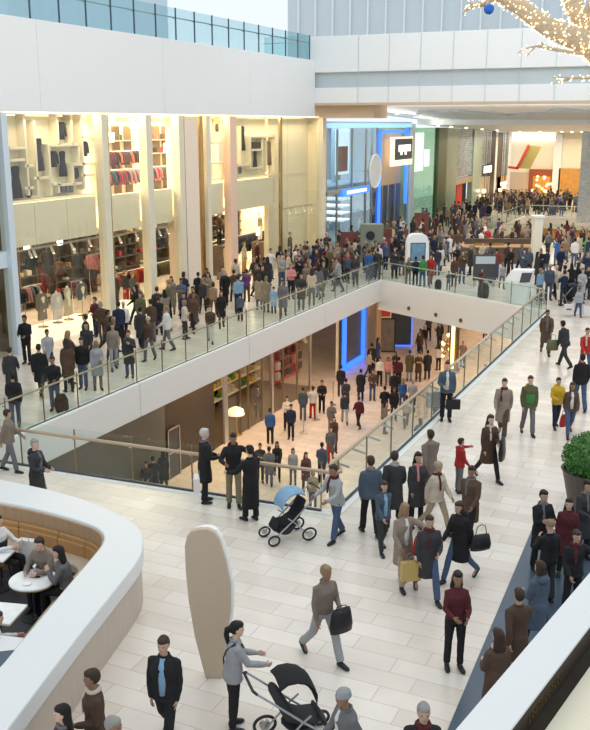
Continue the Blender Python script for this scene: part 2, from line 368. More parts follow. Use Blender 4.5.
# (178-200) is a broad lit column
for a, b, m_ in pil:
    dp = .08 if m_ == 'gold' else .25
    mb = MB().box((-24.0-dp, YW(a), 0), (-24.0+dp*.7, YW(b), 8.8)); struct(nxt('trim'), mb, M[m_], bevel=.02)
struct(nxt('trim'), MB().box((-25.0, YW(183), 0), (-23.95, YW(197), 8.75)), M['peach'], bevel=.03)
for a, b in ((104.2,106.2),(180.9,182.4),(198.2,201)):
    struct(nxt('trim'), MB().box((-24.1, YW(a), 0), (-23.9, YW(b), 8.8)), M['gold'])
struct(nxt('trim'), MB().box((-24.2, YW(0), 8.78), (-23.76, YW(324), 8.84)), M['softbox'])
bays = [(3.6,98),(106.2,142.5),(148.5,175.5),(201,203.5),(207,227),(233.5,279.5),(281.5,320.5)]
for a, b in bays:
    mb = MB().box((-24.06, YW(a), .02), (-24.03, YW(b), 8.6)); struct(nxt('window'), mb, M['shopglass'])
# cream mezzanine edge (5.45 .. 3.9) and its shelf
mb = MB(); ys = [YW(3.6), YW(35), YW(68), YW(98)]
for i in range(3): mb.box((-24.5, ys[i]+.02, 3.9), (-24.3, ys[i+1]-.02, 5.5))
for a, b in bays[1:6]: mb.box((-24.5, YW(a), 3.9), (-24.3, YW(b), 5.45))
struct(nxt('wall'), mb, M['cream'])
struct('floor_mezzanine', MB().box((-34, 27.2, 3.9), (-24.5, YW(280), 4.15)), M['cream'])
struct('wall_mezzanine_back', MB().box((-31.4, 27, 4.15), (-31.2, YW(281), 8.75)), M['cream'])
struct('wall_store_near', MB().box((-34, 26.9, 0), (-24.3, 27.15, 8.75)), M['brownwall'])
struct('wall_blank_bay', MB().box((-25.2, YW(282), 0), (-24.9, YW(321), 8.7)), M['cream'])
mb = MB()
for px in (301,): mb.box((-24.92, YW(px)-.02, 0), (-24.88, YW(px)+.02, 8.7))
for z in (2.9, 5.4): mb.box((-24.92, YW(282), z), (-24.88, YW(321), z+.04))
struct(nxt('trim'), mb, M['creamdark'])
# neighbouring shop front left of the pale blue pillar
struct('wall_neighbour_shop', MB().box((-25.6, 18, 0), (-25.3, 26.8, 8.8)), M['darkgreen'])
struct(nxt('trim'), MB().box((-24.3, 18, 3.3), (-24.0, 26.7, 3.9)), M['bluewhite'])
struct(nxt('window'), MB().box((-24.06, 18, .02), (-24.03, 26.7, 8.6)), M['shopglass'])
rnd = random.Random(4)
for i in range(26):
    p = Vector((-25.1, rnd.uniform(24.5, 26.6), rnd.uniform(.8, 6.2)))
    o = MB().ell((0, 0, 0), (.06, .06, .06), 8, 6).build('bulb', M['glimmer'], None, p); MB().bar((0, 0, 0), (-.25, 0, .05), .015, .015).build('bracket', M['gold'], o)
    tag(o, 'tiny golden bulb in the dark green shop window at the left edge', 'light', 'golden bulbs in the left edge window')
# lit step along the windows
struct(nxt('trim'), MB().box((-25.6, YW(4), 0), (-24.12, YW(98)-.1, .42)), M['softbox'])
struct(nxt('trim'), MB().box((-25.4, YW(106), 0), (-24.12, YW(142), .5)), M['softbox'])
# display case walls above: niches
def niche_wall(name, label, rect, boards, back=-24.95, front=-24.55):
    x0, x1, yt, yb = rect
    r = empty(name, (back, YW(x0), 5.5), 0, label, 'display case')
    def L(v): return (v[0]-back, v[1]-YW(x0), v[2]-5.5)
    def pt(px, py, X): 
        q = W(px, py, -24.6); return Vector((X, q[1], q[2]))
    a = pt(x0, yt, back); 
    MB().box(L((back-.08, YW(x0), 5.5)), L((back, YW(x1), 8.7))).build('back_panel', M['cream'], r)
    for b in boards:
        p = W(b[0], b[1], -24.6); q = W(b[2], b[3], -24.6)
        if abs(b[0]-b[2]) < 4 and abs(b[1]-b[3]) > 6: MB().box(L((back, p[1]-.05, p[2])), L((front, p[1]+.05, q[2]))).build('upright', M['cream'], r)
        else:
            z = (p[2]+q[2])/2; MB().box(L((back, p[1], z-.05)), L((front, q[1], z+.05))).build('shelf', M['cream'], r)
    return r
niche_wall('display_case', 'cream wall of open niches with dark clothes above the first shop window', (4.5, 98, 114, 199), [
 (9,148,24,148),(9,160,24,160),(23,114,23,196),(33,120,33,196),(35,137,48,137),(48,145,48,196),(24,166,33,166),(24,188,33,188),(33,178,48,178),(48,145,78,145),
 (70,113,70,145),(78,145,78,163),(80,113,80,190),(72,164,95,164),(81,137,95,137),(94,114,94,196),(81,175,95,175),(72,164,72,184),(58,184,81,184),(50,184,60,184),(9,198,95,198),(58,184,58,193),(56,113,56,145)])
niche_wall('display_case', 'small cream niche shelf above the window right of the white column', (207, 227, 116, 180), [
 (210,117,210,143),(220,116,220,143),(210,143,222,143),(211,163,211,178),(211,179,227,178),(222,163,222,178),(211,163,222,163)])
niche_wall('display_case', 'cream niches holding dark outfits above the window beside the salmon pillar', (234, 280, 116, 176), [
 (240,126,240,165),(250,137,250,170),(262,139,262,170),(250,150,262,150),(250,168,262,168),(274,135,274,172),(266,138,266,172),(235,178,276,175),(250,137,275,136),(236,165,250,165)])
V3 = Vector
# ------------------------------------------------------------------ far shop fronts on the same wall (X=-24)
def wallbox(a, b, z0, z1, m_, x0=-24.3, x1=-23.9, nm='wall'):
    return struct(nxt(nm), MB().box((x0, YW(a), z0), (x1, YW(b), z1)), M[m_])
# glass corner shop with blue light frames
Yb0, Yb1 = YW(325), YW(411.5)
struct('wall_blue_shop_back', MB().box((-30.2, Yb0, 0), (-30, Yb1, 8.6)), M['bluewhite'])
struct('ceiling_blue_shop', MB().box((-30, Yb0, 8.4), (-24, Yb1, 8.55)), M['grey'])
area('blue_shop_light', (-27, (Yb0+Yb1)/2, 8.2), (4, 12), 520, (.72, .86, 1))
wallbox(325, 411.5, 8.15, 8.45, 'ledpale', -24.1, -23.9, 'trim')
wallbox(324.3, 326, 0, 8.5, 'steel', -24.1, -23.9, 'trim'); wallbox(410.5, 414, 0, 8.4, 'bluewhite', -24.2, -23.85, 'trim')
struct(nxt('window'), MB().box((-24.0, Yb0, .05), (-23.97, YW(379), 8.15)), M['blueglass'])
struct(nxt('window'), MB().box((-24.0, YW(407), .05), (-23.97, YW(411), 8.15)), M['blueglass'])
for i, px in enumerate((334, 345, 354, 366)):
    mb = MB().box((-26.6, YW(px), 4.4), (-26.4, YW(px+4.2), 8.3)); struct(nxt('trim'), mb, M['slate' if i % 2 == 0 else 'grey'])
for px in (337, 352, 366, 372): struct(nxt('trim'), MB().box((-24.05, YW(px), 0), (-23.92, YW(px+.5), 8.1)), M['steel'])
struct('floor_blue_shop_upper', MB().box((-30, Yb0, 4.0), (-24.6, YW(379), 4.35)), M['grey'])
wallbox(325, 379, 3.95, 4.2, 'steel', -24.1, -23.9, 'trim')
t = empty('poster', (-25.2, YW(359), 6.2), 0, 'tall red and white poster upstairs behind the blue glass shop front', 'poster')
MB().box((-.03, -1.25, -1.2), (.03, 1.25, 1.9)).build('poster_sheet', M['lightbox'], t)
MB().box((.03, -1.1, -1.0), (.05, .9, .7)).build('picture', M['red'], t)
# entrance tower with led lines, sign, disc
tw = empty('shop_portal', (-23.9, YW(380), 0), 0, 'tall shop entrance framed by glowing blue light lines', 'shop entrance')
def rel(a, b, z0, z1, x0, x1, o): return MB().box((x0, YW(a)-YW(380), z0), (x1, YW(b)-YW(380), z1))
rel(380, 407, 0, 3.9, -.6, -.5, 0).build('dark_doorway', M['slate'], tw)
rel(378.6, 380.2, 0, 7.9, -.06, .06, 0).build('light_line', M['led'], tw)
rel(405.0, 406.9, 2.3, 8.05, -.06, .06, 0).build('light_line', M['led'], tw)
rel(379, 407, 7.78, 7.95, -.06, .06, 0).build('light_line', M['led'], tw)
rel(381.5, 405, 3.9, 7.7, -.5, -.4, 0).build('portal_panel', M['tan'], tw)
rel(390, 411, 5.3, 7.45, -.05, .1, 0).build('sign_frame', M['softbox'], tw)
rel(393, 410, 5.75, 7.3, .1, .16, 0).build('sign_board', mat('navy_sign', (.03, .06, .11), .4), tw)
for k in range(6):
    rel(396+k*2.1, 397.4+k*2.1, 6.35-(.25 if k in (1, 3) else 0), 6.85, .16, .2, 0).build('sign_letter', M['lightbox'], tw)
for px in (386, 392, 399): rel(px, px+.8, 0, 3.9, -.4, -.3, 0).build('door_mullion', M['steel'], tw)
d = empty('round_sign', W(374, 171, -23.2), 0, 'large grey disc sign mounted on the blue glass shop front', 'sign')
MB().tube([(-.08, 0, 0), (.08, 0, 0)], 1.12, n=36, ends=False).build('disc', M['grey'], d)
rr = [(0.1, 1.13*math.cos(a*math.pi/18), 1.13*math.sin(a*math.pi/18)) for a in range(37)]
MB().tube(rr, .05, n=6, ends=False).build('rim', M['white'], d)
MB().bar((-.8, 0, 0), (-.08, 0, 0), .1, .1).build('bracket', M['steel'], d)
s = empty('shop_sign', W(356, 191, -23.9), 0, 'glowing blue sign bar over the lower window beside the round grey disc', 'sign')
MB().box((-.1, -2.6, -.22), (.1, 2.4, .22)).build('sign_box', M['led'], s)
for k in range(7): MB().box((.1, -1.9+k*.55, -.1), (.13, -1.55+k*.55, .12)).build('sign_letter', M['lightbox'], s)
for i in range(4):
    p = W(343, 199+i*7, -26); t = MB().box((-4, -.8, -.06), (.25, .9, .06)).build('display_shelf', M['lightbox'], None, p)
    tag(t, 'lit white shelf in the blue shop window, %s' % ('topmost of four', 'second of four from the top', 'third of four from the top', 'lowest of four')[i], 'shelf', 'lit shelves in blue shop')
# green shop
struct('wall_green_shop', MB().box((-27, YW(412), 0), (-26.8, YW(440), 8.1)), M['green'])
wallbox(415, 428.5, 4.6, 7.7, 'brightbox', -24.5, -24.35); wallbox(431, 434.5, 4.9, 6.3, 'brightbox', -24.5, -24.35); wallbox(415, 419, 2.6, 3.4, 'lightbox', -24.5, -24.35)
struct(nxt('window'), MB().box((-24.0, YW(414), .05), (-23.97, YW(437.5), 8.1)), glass('green_glass', (.62, .80, .66), .8, .05))
wallbox(437.5, 446, 0, 8.1, 'darkgreen', -24.2, -23.8, 'trim'); wallbox(446, 456.5, 0, 8.05, 'green', -24.3, -23.8, 'trim')
wallbox(456.5, 473, 3.6, 8.0, 'mosaic'); wallbox(456.5, 473, 2.9, 3.5, 'steel', -24.3, -23.85, 'trim'); wallbox(456.5, 473, 0, 2.9, 'black', -24.6, -24.4)
wallbox(461.5, 467, 0, 2.8, 'red', -24.4, -24.2, 'door')
wallbox(473, 482, 0, 7.9, 'green', -24.3, -23.8, 'trim'); wallbox(482.5, 491.5, 4.4, 7.8, 'mosaic'); wallbox(491.5, 496, 0, 7.7, 'black')
wallbox(482.5, 491.5, 3.2, 4.3, 'darkgrey'); wallbox(485, 492, 3.5, 4.2, 'lightbox', -23.9, -23.8, 'trim'); wallbox(482.5, 491.5, 0, 3.1, 'tan')
wallbox(496, 498, 0, 7.6, 'white', nm='trim'); wallbox(498, 503, 0, 7.5, 'brownwall'); wallbox(503, 509, 2.8, 7.4, 'mosaic'); wallbox(499, 508, 0, 2.8, 'orange'); 
wallbox(508.5, 512, 0, 7.5, 'white', nm='trim')
for px, py in ((502,184),(505,183),(504,187),(484,191),(486,196),(500,190),(487,203)):
    o = MB().ell((0, 0, 0), (.2, .2, .18)).build('globe_lamp', M['lamp'], None, W(px, py, -23.5), smooth=True); MB().cyl((0, 0), .02, .17, 7.6-o.location.z, 6).build('cord', M['black'], o)
    tag(o, 'warm round lamp glowing outside the far shops past the green pillars', 'lamp', 'warm globe lamps')
# far end wall
YE = 112
def endbox(x0, x1, y0, y1, m_, d0=0, d1=.3, nm='wall'):
    a = WY(x0, y0, YE); b = WY(x1, y1, YE); return struct(nxt(nm), MB().box((a.x, YE+d0, b.z), (b.x, YE+d1, a.z)), M[m_])
struct('wall_far_end', MB().box((-26, YE, 0), (14, YE+.4, 8)), M['cream'])
endbox(510, 556, 133, 141, 'lightbox', -.6, -.4, 'trim'); endbox(557, 582, 139, 170, 'cream', -.3, 0); endbox(556, 559, 134, 205, 'white', -.6, 0, 'trim')
endbox(530, 554, 169, 205, 'rust', -.4, 0); endbox(534, 550, 176, 196, 'orange', -.5, 0); endbox(560, 581, 168, 196, 'orange', -.6, 0)
endbox(511, 529, 172, 205, 'tan', -.3, 0)
struct('wall_mosaic_column', MB().box((WY(583, 130, 86).x, 86, 0), (WY(596, 130, 86).x, 87, 7.8)), M['mosaicx'])
s = empty('hanging_banner', WY(522, 158, 106), 0, 'slanted red edged gold banner panel hanging at the far end of the hall', 'banner')
MB().add([(-.3,0,-1.1),(.9,0,-1.15),(2.0,0,1.25),(.8,0,1.35),(-.3,.25,-1.1),(.9,.25,-1.15),(2.0,.25,1.25),(.8,.25,1.35)], [(0,1,2,3),(7,6,5,4),(0,4,5,1),(1,5,6,2),(2,6,7,3),(3,7,4,0)]).build('banner_panel', mat('olive_gold', (.42, .36, .12), .4), s)
MB().bar((-.45, -.1, -1.15), (.7, -.1, 1.4), .35, .25).build('red_edge', M['red'], s)
MB().bar((-1.4, -.1, -1.0), (-.3, -.1, -1.1), .35, .25).build('red_edge', M['red'], s)
rnd = random.Random(3)
for i in range(16):
    p = WY(rnd.uniform(532, 551), rnd.uniform(176, 193), 110.8)
    o = MB().ell((0, 0, 0), (.14, .14, .14), 8, 6).build('bulb', M['glimmer'], None, p)
    tag(o, 'small golden bulb on the red wall at the far end', 'light', 'golden bulbs on the red wall')
# ceiling downlights along the soffit edge
for i, px in enumerate((331, 338, 346, 355, 364, 374, 385, 397, 410, 424, 438, 451, 466, 482, 497, 520, 540, 562, 572, 582)):
    if px < 498: p = W(px, 118+(px-330)*.088, -23.2)
    else: p = WY(px, 131.5, 108)
    zc = (9.6-(p.y-54.6)*.0327) if p.y < 76 else 8.35-(p.y-76)*.0238
    p.z = zc-.04
    o = MB().lathe([(.11, .04), (.13, 0), (.12, -.03)], n=12).build('downlight', M['lamp'], None, p)
    tag(o, 'small warm downlight in the white ceiling along the far shop fronts', 'light', 'ceiling downlights')
# ------------------------------------------------------------------ balustrades
def balustrade(name, a, b, n, label, h=1.15, postm='bronze', inset=0, railm='rail', side=1, glassm='glass', post_h=None, rail_h=1.02, rail_off=.12, rail_r=.03):
    a = Vector((a[0], a[1], 0)); b = Vector((b[0], b[1], 0)); r = empty(name, a, 0, label, 'balustrade')
    d = b-a; u = d.normalized(); nrm = Vector((-u.y, u.x, 0))*side
    for i in range(n):
        p = u*(d.length*i/n+.012); q = u*(d.length*(i+1)/n-.012); m = (p+q)/2
        mb = MB(); mb.bar(p+Vector((0, 0, h/2+.04)), q+Vector((0, 0, h/2+.04)), .018, h); mb.build('glass_panel', M[glassm], r)
    for i in range(n+1):
        p = u*(d.length*i/n); mb = MB(); mb.bar(p+Vector((0, 0, .0)), p+Vector((0, 0, post_h or h+.03)), .035, .022, up=u); 
        o = mb.build('post', M[postm], r)
        mb = MB(); mb.tube([p+Vector((0, 0, rail_h-.1)), p+nrm*rail_off*.8+Vector((0, 0, rail_h-.08)), p+nrm*rail_off+Vector((0, 0, rail_h-.02))], .012, n=6)
        mb.build('rail_bracket', M['chrome'], r)
    MB().tube([nrm*rail_off+Vector((0, 0, rail_h)), d+nrm*rail_off+Vector((0, 0, rail_h))], rail_r, n=10).build('handrail', M[railm], r, smooth=True)
    MB().bar(Vector((0, 0, .03)), d+Vector((0, 0, .03)), .07, .08).build('base_channel', M['darkgrey'], r)
    return r
balustrade('glass_balustrade', (-17.5, 17.35), (-17.5, 48.6), 20, 'long glass balustrade with bronze posts along the left walkway', side=1)
balustrade('glass_balustrade', (-17.3, 17.32), (-7.7, 17.95), 6, 'glass balustrade with wooden handrail across the near end of the opening', side=-1, rail_r=.042)
balustrade('glass_balustrade', (-7.42, 18.25), (-7.42, 43.3), 14, 'long glass balustrade sloping up the right edge of the opening', side=1, rail_r=.045, rail_off=.2)
balustrade('glass_balustrade', (-17.3, 48.7), (-7.7, 43.6), 6, 'glass balustrade above the far edge of the opening with three round lights below', side=1, railm='steel')
c0 = empty('corner_handrail', (-7.42, 17.95, 0), 0, 'rounded glass corner with rail between near and right balustrades', 'balustrade')
MB().tube([(-.28, -.1, 1.02), (.02, -.12, 1.02), (.16, .05, 1.02), (.05, .3, 1.02)], .042).build('handrail', M['rail'], c0, smooth=True)
cg = MB(); pts = [(-.25, 0), (-.08, 0), (0, .08), (0, .3)]
for i in range(3): cg.bar(pts[i]+(.6,), pts[i+1]+(.6,), .018, 1.1)
cg.build('glass_panel', M['glass'], c0)
balustrade('glass_balustrade', (-18, 90.1), (-8, 90.1), 7, 'distant glass balustrade on the far side of the second opening', side=1, railm='steel')
balustrade('glass_balustrade', (-18.1, 72), (-18.1, 90), 10, 'distant glass balustrade on the left side of the second opening', side=1, railm='steel')
balustrade('glass_balustrade', (-17.9, 71.9), (-8.1, 71.9), 7, 'distant glass balustrade on the near side of the second opening', side=1, railm='steel')
# inner rail brackets along the right balustrade: stepped escalator-like frames
sr = empty('steel_service_rail', (-7.75, 18.4, 0), 0, 'second steel rail on brackets running outside the right glass balustrade', 'railing')
MB().tube([(0, 0, .92), (0, 24.6, .92)], .028).build('rail', M['steel'], sr, smooth=True)
for i in range(24): MB().bar((0, .4+i*1.03, .9), (.3, .6+i*1.03, .75), .03, .05).build('bracket', M['steel'], sr)
# upper left balustrade
ub = empty('glass_balustrade', (-24.0, 12.2, 12.08), 0, 'aqua tinted glass balustrade along the top of the white fascia', 'balustrade')
ys = [12.2+1.66*i for i in range(26)]
for i in range(25): MB().box((-.01, ys[i]-12.2+.01, .02), (.01, ys[i+1]-12.2-.01, 1.4)).build('glass_panel', M['upglass'], ub)
for y in ys: MB().box((-.03, y-12.22, 0), (.03, y-12.18, 1.42)).build('glass_seam', M['slate'], ub)
MB().tube([(-.15, 0, 1.02), (-.15, 41.5, 1.02)], .03).build('handrail', M['steel'], ub, smooth=True)
for y in ys: MB().bar((-.15, y-12.2, 1.0), (0, y-12.2, .93), .03, .03).build('rail_bracket', M['gold'], ub)
ue = empty('glass_balustrade', (-24.0, 53.7, 12.08), 0, 'short return of tinted glass where upper balustrade meets white end wall', 'balustrade')
MB().box((-3, -.01, .02), (0, .01, 1.4)).build('glass_panel', M['upglass'], ue)
MB().tube([(-3, -.12, 1.02), (0, -.12, 1.02)], .03).build('handrail', M['steel'], ue)
# ------------------------------------------------------------------ lower-level shop front, X=-20.7
XL = -20.7
def YL(px): return W(px, 124, XL)[1]
def PL(px, py): return W(px, py, XL)
def yl(px, py): return W(px, py, XL)[1]
ya, yb, yc, yd, ye, yf = yl(226, 400), yl(272, 385), yl(310, 370), yl(337, 360), yl(341, 350), yl(363, 340)
def lbox(y0, y1, z0, z1, m_, x0=XL-.05, x1=XL+.05, nm='trim'): return struct(nxt(nm), MB().box((x0, y0, z0), (x1, y1, z1)), M[m_])
y215 = yl(214, 400)
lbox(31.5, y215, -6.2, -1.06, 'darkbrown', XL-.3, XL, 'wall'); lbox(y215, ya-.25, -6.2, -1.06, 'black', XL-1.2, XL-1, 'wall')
lbox(ya-.25, ya+.1, -6.2, -1.06, 'steel')
for y in (yb, yc): lbox(y-.1, y+.1, -6.2, -1.06, 'steel')
for px in (240, 248, 262, 283, 297): y = yl(px, 390); lbox(y-.03, y+.03, -6.2, -1.06, 'bronze')
lbox(yd-.1, yd+.1, -6.2, -1.06, 'cream')
struct(nxt('window'), MB().box((XL, ya+.1, -6.15), (XL+.03, yc-.1, -1.2)), M['shopglass'])
lbox(ya, yd, -1.5, -1.06, 'gold', XL-.2, XL+.05)
lbox(yc+.1, yd-.1, -6.2, -1.5, 'red', XL-2.6, XL-2.4, 'wall')
# blue framed display
y1, y2 = yl(341.5, 350), yl(362, 345)
bf = empty('lit_display_frame', (XL+.1, y1, -6.2), 0, 'tall dark window with a glowing blue frame on the lower level', 'display')
L = y2-y1
MB().box((-.25, 0, .0), (-.05, L, 5.1)).build('dark_panel', M['slate'], bf)
MB().box((-.1, 0, .3), (.08, .36, 5.1)).build('light_strip', M['led'], bf)
MB().box((-.1, L-.32, .3), (.08, L, 5.1)).build('light_strip', M['led'], bf)
MB().box((-.1, 0, .05), (.08, L, .4)).build('light_strip', M['led'], bf)
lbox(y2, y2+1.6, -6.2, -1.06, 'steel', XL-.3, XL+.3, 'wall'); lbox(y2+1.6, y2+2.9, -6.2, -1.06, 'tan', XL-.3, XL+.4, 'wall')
# shelves in the lower shop
rnd = random.Random(11)
for i, px in enumerate((236, 256, 268, 279, 291, 303)):
    y = yl(px, 400)
    t = empty('display_shelving', (XL-3.2, y, -6.2), 0, 'lower level shelving unit behind glass, %s from the left' % ('first','second','third','fourth','fifth','sixth')[i], 'shelving', 'lower shop shelving')
    MB().box((-.3, -.75, 0), (-.2, .75, 4.2)).build('back_board', M['gold'], t)
    for k in range(6): MB().box((-.25, -.75, .5+k*.65), (.3, .75, .54+k*.65)).build('shelf', M['creamdark'], t)
    for k in range(6):
        for j in range(4):
            if rnd.random() < .75:
                cc = rnd.choice(['cream','white','gold','green','beige','yellow'])
                o = MB().box((-.15, -.12, 0), (.15, .12, rnd.uniform(.15, .42))).build('boxed_goods', M['lit'], None, (XL-3.15, y-.54+j*.36, -6.2+.545+k*.65), color=COL[cc], bevel=.02)
                tag(o, '%s box on shelf %s of the %s lower shop shelving unit, %s' % (cc, ('one','two','three','four','five','six')[k], ('first','second','third','fourth','fifth','sixth')[i], ('far left','centre left','centre right','far right')[j]), 'box', 'boxed goods on lower shelves')
tl = empty('table_lamp', P(236, 415, -5.2), 0, 'glowing domed table lamp in the lower shop window', 'lamp')
MB().lathe([(.2, 0), (.42, .03), (.36, .28), (.14, .4)]).build('lamp_shade', M['softbox'], tl, smooth=True)
MB().lathe([(.3, -1.0), (.3, -.95), (.05, -.9), (.05, 0)]).build('base', M['gold'], tl)
# red goods wall behind the queue
for k in range(7):
    for j in range(5):
        o = MB().box((-.1, -.2, 0), (.1, .2, .42)).build('boxed_goods', M['lit'], None, (XL-2.25, yc+.5+j*(yd-yc-1)/4, -5.9+k*.6), color=COL[rnd.choice(['red','maroon','pink','white','maroon','black'])], bevel=.02)
        tag(o, 'packet on the red wall display, %s row from the bottom, %s' % (('first','second','third','fourth','fifth','sixth','seventh')[k], ('leftmost','second from left','middle','second from right','rightmost')[j]), 'packet', 'packets on the red display')
# queue posts
for i, (px, py) in enumerate(((303.5,433),(316,420),(333,405))):
    t = empty('queue_post', P(px, py, -6.2), 0, 'slim silver queue post on the lower floor, %s of three' % ('nearest','middle','farthest')[i], 'queue post', 'queue posts')
    MB().lathe([(.18, 0), (.18, .03), (.03, .05)]).build('base', M['steel'], t)
    MB().lathe([(.025, .03), (.025, 1.2), (.04, 1.21), (.03, 1.27)]).build('pole', M['steel'], t)
# posters and golden column
def standee(name, px, py, w_, h_, col, label, z=-6.2, lift=0, frame='black', cat='poster'):
    p = P(px, py, z); t = empty(name, p, R(YD), label, cat)
    MB().box((-w_/2, -.05, lift), (w_/2, .05, lift+h_)).build('frame', M[frame], t, bevel=.01)
    MB().box((-w_/2+.08, -.07, lift+.1), (w_/2-.08, -.05, lift+h_-.1)).build('picture', col, t); return t
standee('poster_stand', 385, 352, 1.3, 2.3, mat('poster_grey', (.2, .18, .16), .5, var=.5, scale=3), 'black framed grey poster standing among the lower level crowd')
standee('poster', 379, 352, 1.5, 1.9, M['red'], 'red poster with pale border high on the lower level left', lift=2.3, frame='cream')
standee('window_display', 397, 346, 2.0, 3.8, M['slate'], 'dark window edged in blue light at the lower level far end', frame='led', cat='display')
lg = empty('sale_sign', P(401, 346, -6.2)+Vector((-.2, -.3, 2.3)), R(YD), 'small red sign on the dark blue lit window', 'sign')
MB().box((-.4, -.1, 0), (.4, -.02, .6)).build('sign_board', M['red'], lg); MB().box((-.25, -.12, .15), (.25, -.1, .3)).build('sign_letter', M['lightbox'], lg)
gc = empty('golden_column', P(453, 372, -6.2), 0, 'golden lit column on the lower level beneath the far walkway', 'column')
MB().lathe([(.42, 0), (.42, .2), (.3, .3), (.3, 4.9), (.4, 5.1)], n=20).build('shaft', M['gold'], gc, smooth=True)
MB().box((-.1, -.36, .3), (.1, -.3, 4.8)).build('light_strip', M['glimmer'], gc)
for i in range(22):
    p = P(rnd.uniform(441, 452), rnd.uniform(352, 370), -6.2)+Vector((0, 0, rnd.uniform(.1, 1.2)))
    o = MB().ell((0, 0, 0), (.13, .13, .13), 8, 6).build('bauble', M['glimmer' if i % 3 == 0 else 'gold'], None, p, smooth=True)
    tag(o, ('glowing' if i % 3 == 0 else 'shiny')+' golden bauble piled beside the golden column', 'bauble', 'golden baubles by the column' if i % 3 else 'glowing baubles by the column')
# wall features near lower left
dr = empty('service_door', (XL+.12, yl(172, 470), -6.2), 0, 'pale outlined service door in the dark lower wall seen through glass', 'door')
MB().box((0, -.47, 0), (.05, -.42, 2.2)).build('door_frame', M['steel'], dr); MB().box((0, .42, 0), (.05, .47, 2.2)).build('door_frame', M['steel'], dr)
MB().box((0, -.47, 2.15), (.05, .47, 2.2)).build('door_frame', M['steel'], dr); MB().box((0, -.42, 1.1), (.05, .42, 1.15)).build('push_bar', M['steel'], dr); MB().box((-.02, -.42, 0), (.02, .42, 2.15)).build('door_leaf', M['darkgrey'], dr)
area('lower_wall_wash', (-19.9, yl(195, 410), -1.3), (.6, 2.0), 70, (1, .62, .25))
# ------------------------------------------------------------------ white totems / kiosks on the main floor
k = empty('white_post_totem', P(534.5, 272), R(YD), 'tall slim white post standing in the crowd by the second opening', 'post')
MB().box((-.26, -.26, 0), (.26, .26, 3.15)).build('shaft', M['cream'], k, bevel=.03); MB().box((-.34, -.34, 3.15), (.34, .34, 3.3)).build('cap', M['white'], k, bevel=.03)
k = empty('information_kiosk', P(416, 279), R(YD+8), 'rounded white information kiosk with a blue screen beyond the far balustrade', 'kiosk')
prof = [(-.62, 0), (.62, 0), (.66, 1.2), (.62, 2.1), (.5, 2.42), (.25, 2.55), (-.3, 2.55), (-.52, 2.42), (-.62, 2.1), (-.64, 1.2)]
def shell(pf, y0, y1, name, m_, par, bev=.06):
    mb = MB(); n = len(pf); mb.add([(a, y0, b) for a, b in pf]+[(a, y1, b) for a, b in pf], [tuple(range(n)), tuple(range(n, 2*n))[::-1]]+[(i, n+i, n+(i+1) % n, (i+1) % n) for i in range(n)])
    return mb.build(name, m_, par, bevel=bev)
shell(prof, -.22, .22, 'body', M['white'], k)
MB().box((-.38, -.25, 1.1), (.38, -.22, 2.0)).build('screen', M['screen'], k); MB().box((-.43, -.235, 1.05), (.43, -.218, 2.05)).build('screen_frame', M['darkgrey'], k)
k = empty('angled_white_kiosk', P(520, 303), R(YD-25), 'slanted white kiosk with a dark screen just behind the balustrade corner', 'kiosk')
MB().add([(-.55,-.5,0),(.45,-.5,0),(.45,.5,0),(-.55,.5,0),(-1.0,-.55,1.3),(.6,-.55,1.3),(.6,.5,1.3),(-1.0,.5,1.3),(-.55,-.4,2.15),(.75,-.4,2.2),(.75,.4,2.2),(-.55,.4,2.15)],
  [(0,3,2,1),(8,9,10,11)]+[(a, (a+1)%4, (a+1)%4+4, a+4) for a in range(4)]+[(a+4, (a+1)%4+4, (a+1)%4+8, a+8) for a in range(4)]).build('body', M['white'], k, bevel=.05); k.scale = (.76, .76, .76)
MB().add([(.0,-.58,1.4),(.62,-.58,1.45),(.74,-.46,2.05),(.1,-.46,2.0),(.0,-.5,1.4),(.62,-.5,1.45),(.74,-.4,2.05),(.1,-.4,2.0)], [(0,1,2,3),(7,6,5,4),(0,4,5,1),(1,5,6,2),(2,6,7,3),(3,7,4,0)]).build('screen', M['darkgrey'], k)
k = empty('display_board', P(484, 286), R(YD), 'dark framed freestanding board behind the sitting figure past the opening', 'board')
MB().box((-.62, -.06, .3), (.62, .06, 1.7)).build('board', M['darkgrey'], k, bevel=.02); MB().box((-.52, -.08, 1.2), (.52, -.06, 1.6)).build('picture', M['grey'], k)
for s_ in (-.5, .5): MB().box((s_-.04, -.25, 0), (s_+.04, .25, .32)).build('foot', M['steel'], k)
k = empty('market_stall', P(497, 262), R(YD), 'low brown market stall counter with goods in the middle of the crowd', 'stall')
MB().box((-2.2, -.8, 0), (2.4, .8, 1.0)).build('counter', M['brownwall'], k); MB().box((-2.3, -.9, 1.0), (2.5, .9, 1.07)).build('counter_top', M['wood'], k)
MB().box((-2.0, .5, 1.07), (2.2, .7, 1.4)).build('back_board', M['brownwall'], k); MB().box((-1.5, -.3, 1.07), (.3, .2, 1.2)).build('goods_tray', M['gold'], k)
k = empty('shop_cabinet', P(371, 262), R(YD), 'grey green cabinet machine before the blue glass shop front', 'cabinet')
MB().box((-.7, -.4, 0), (.7, .4, 2.4)).build('body', mat('grey_green', (.20, .23, .19), .5), k, bevel=.04); MB().tube([(-.1, -.44, 1.7), (-.1, -.39, 1.7)], .28, n=18, ends=False).build('round_opening', M['black'], k)
for s_ in (-1.5, 1.6): pass
for i, (px, py, c_) in enumerate(((349,262,'red'),(383,258,'red'),(421,238,'red'))):
    standee('red_display_panel', px, py, 1.1, 1.9, mat('red_pattern', (.16, .04, .035), .6, var=.7, scale=5), 'dark red patterned panel %s' % ('left of the grey green cabinet', 'right of the grey green cabinet', 'by the pale green shop')[i], 0, frame='brownwall', cat='panel')
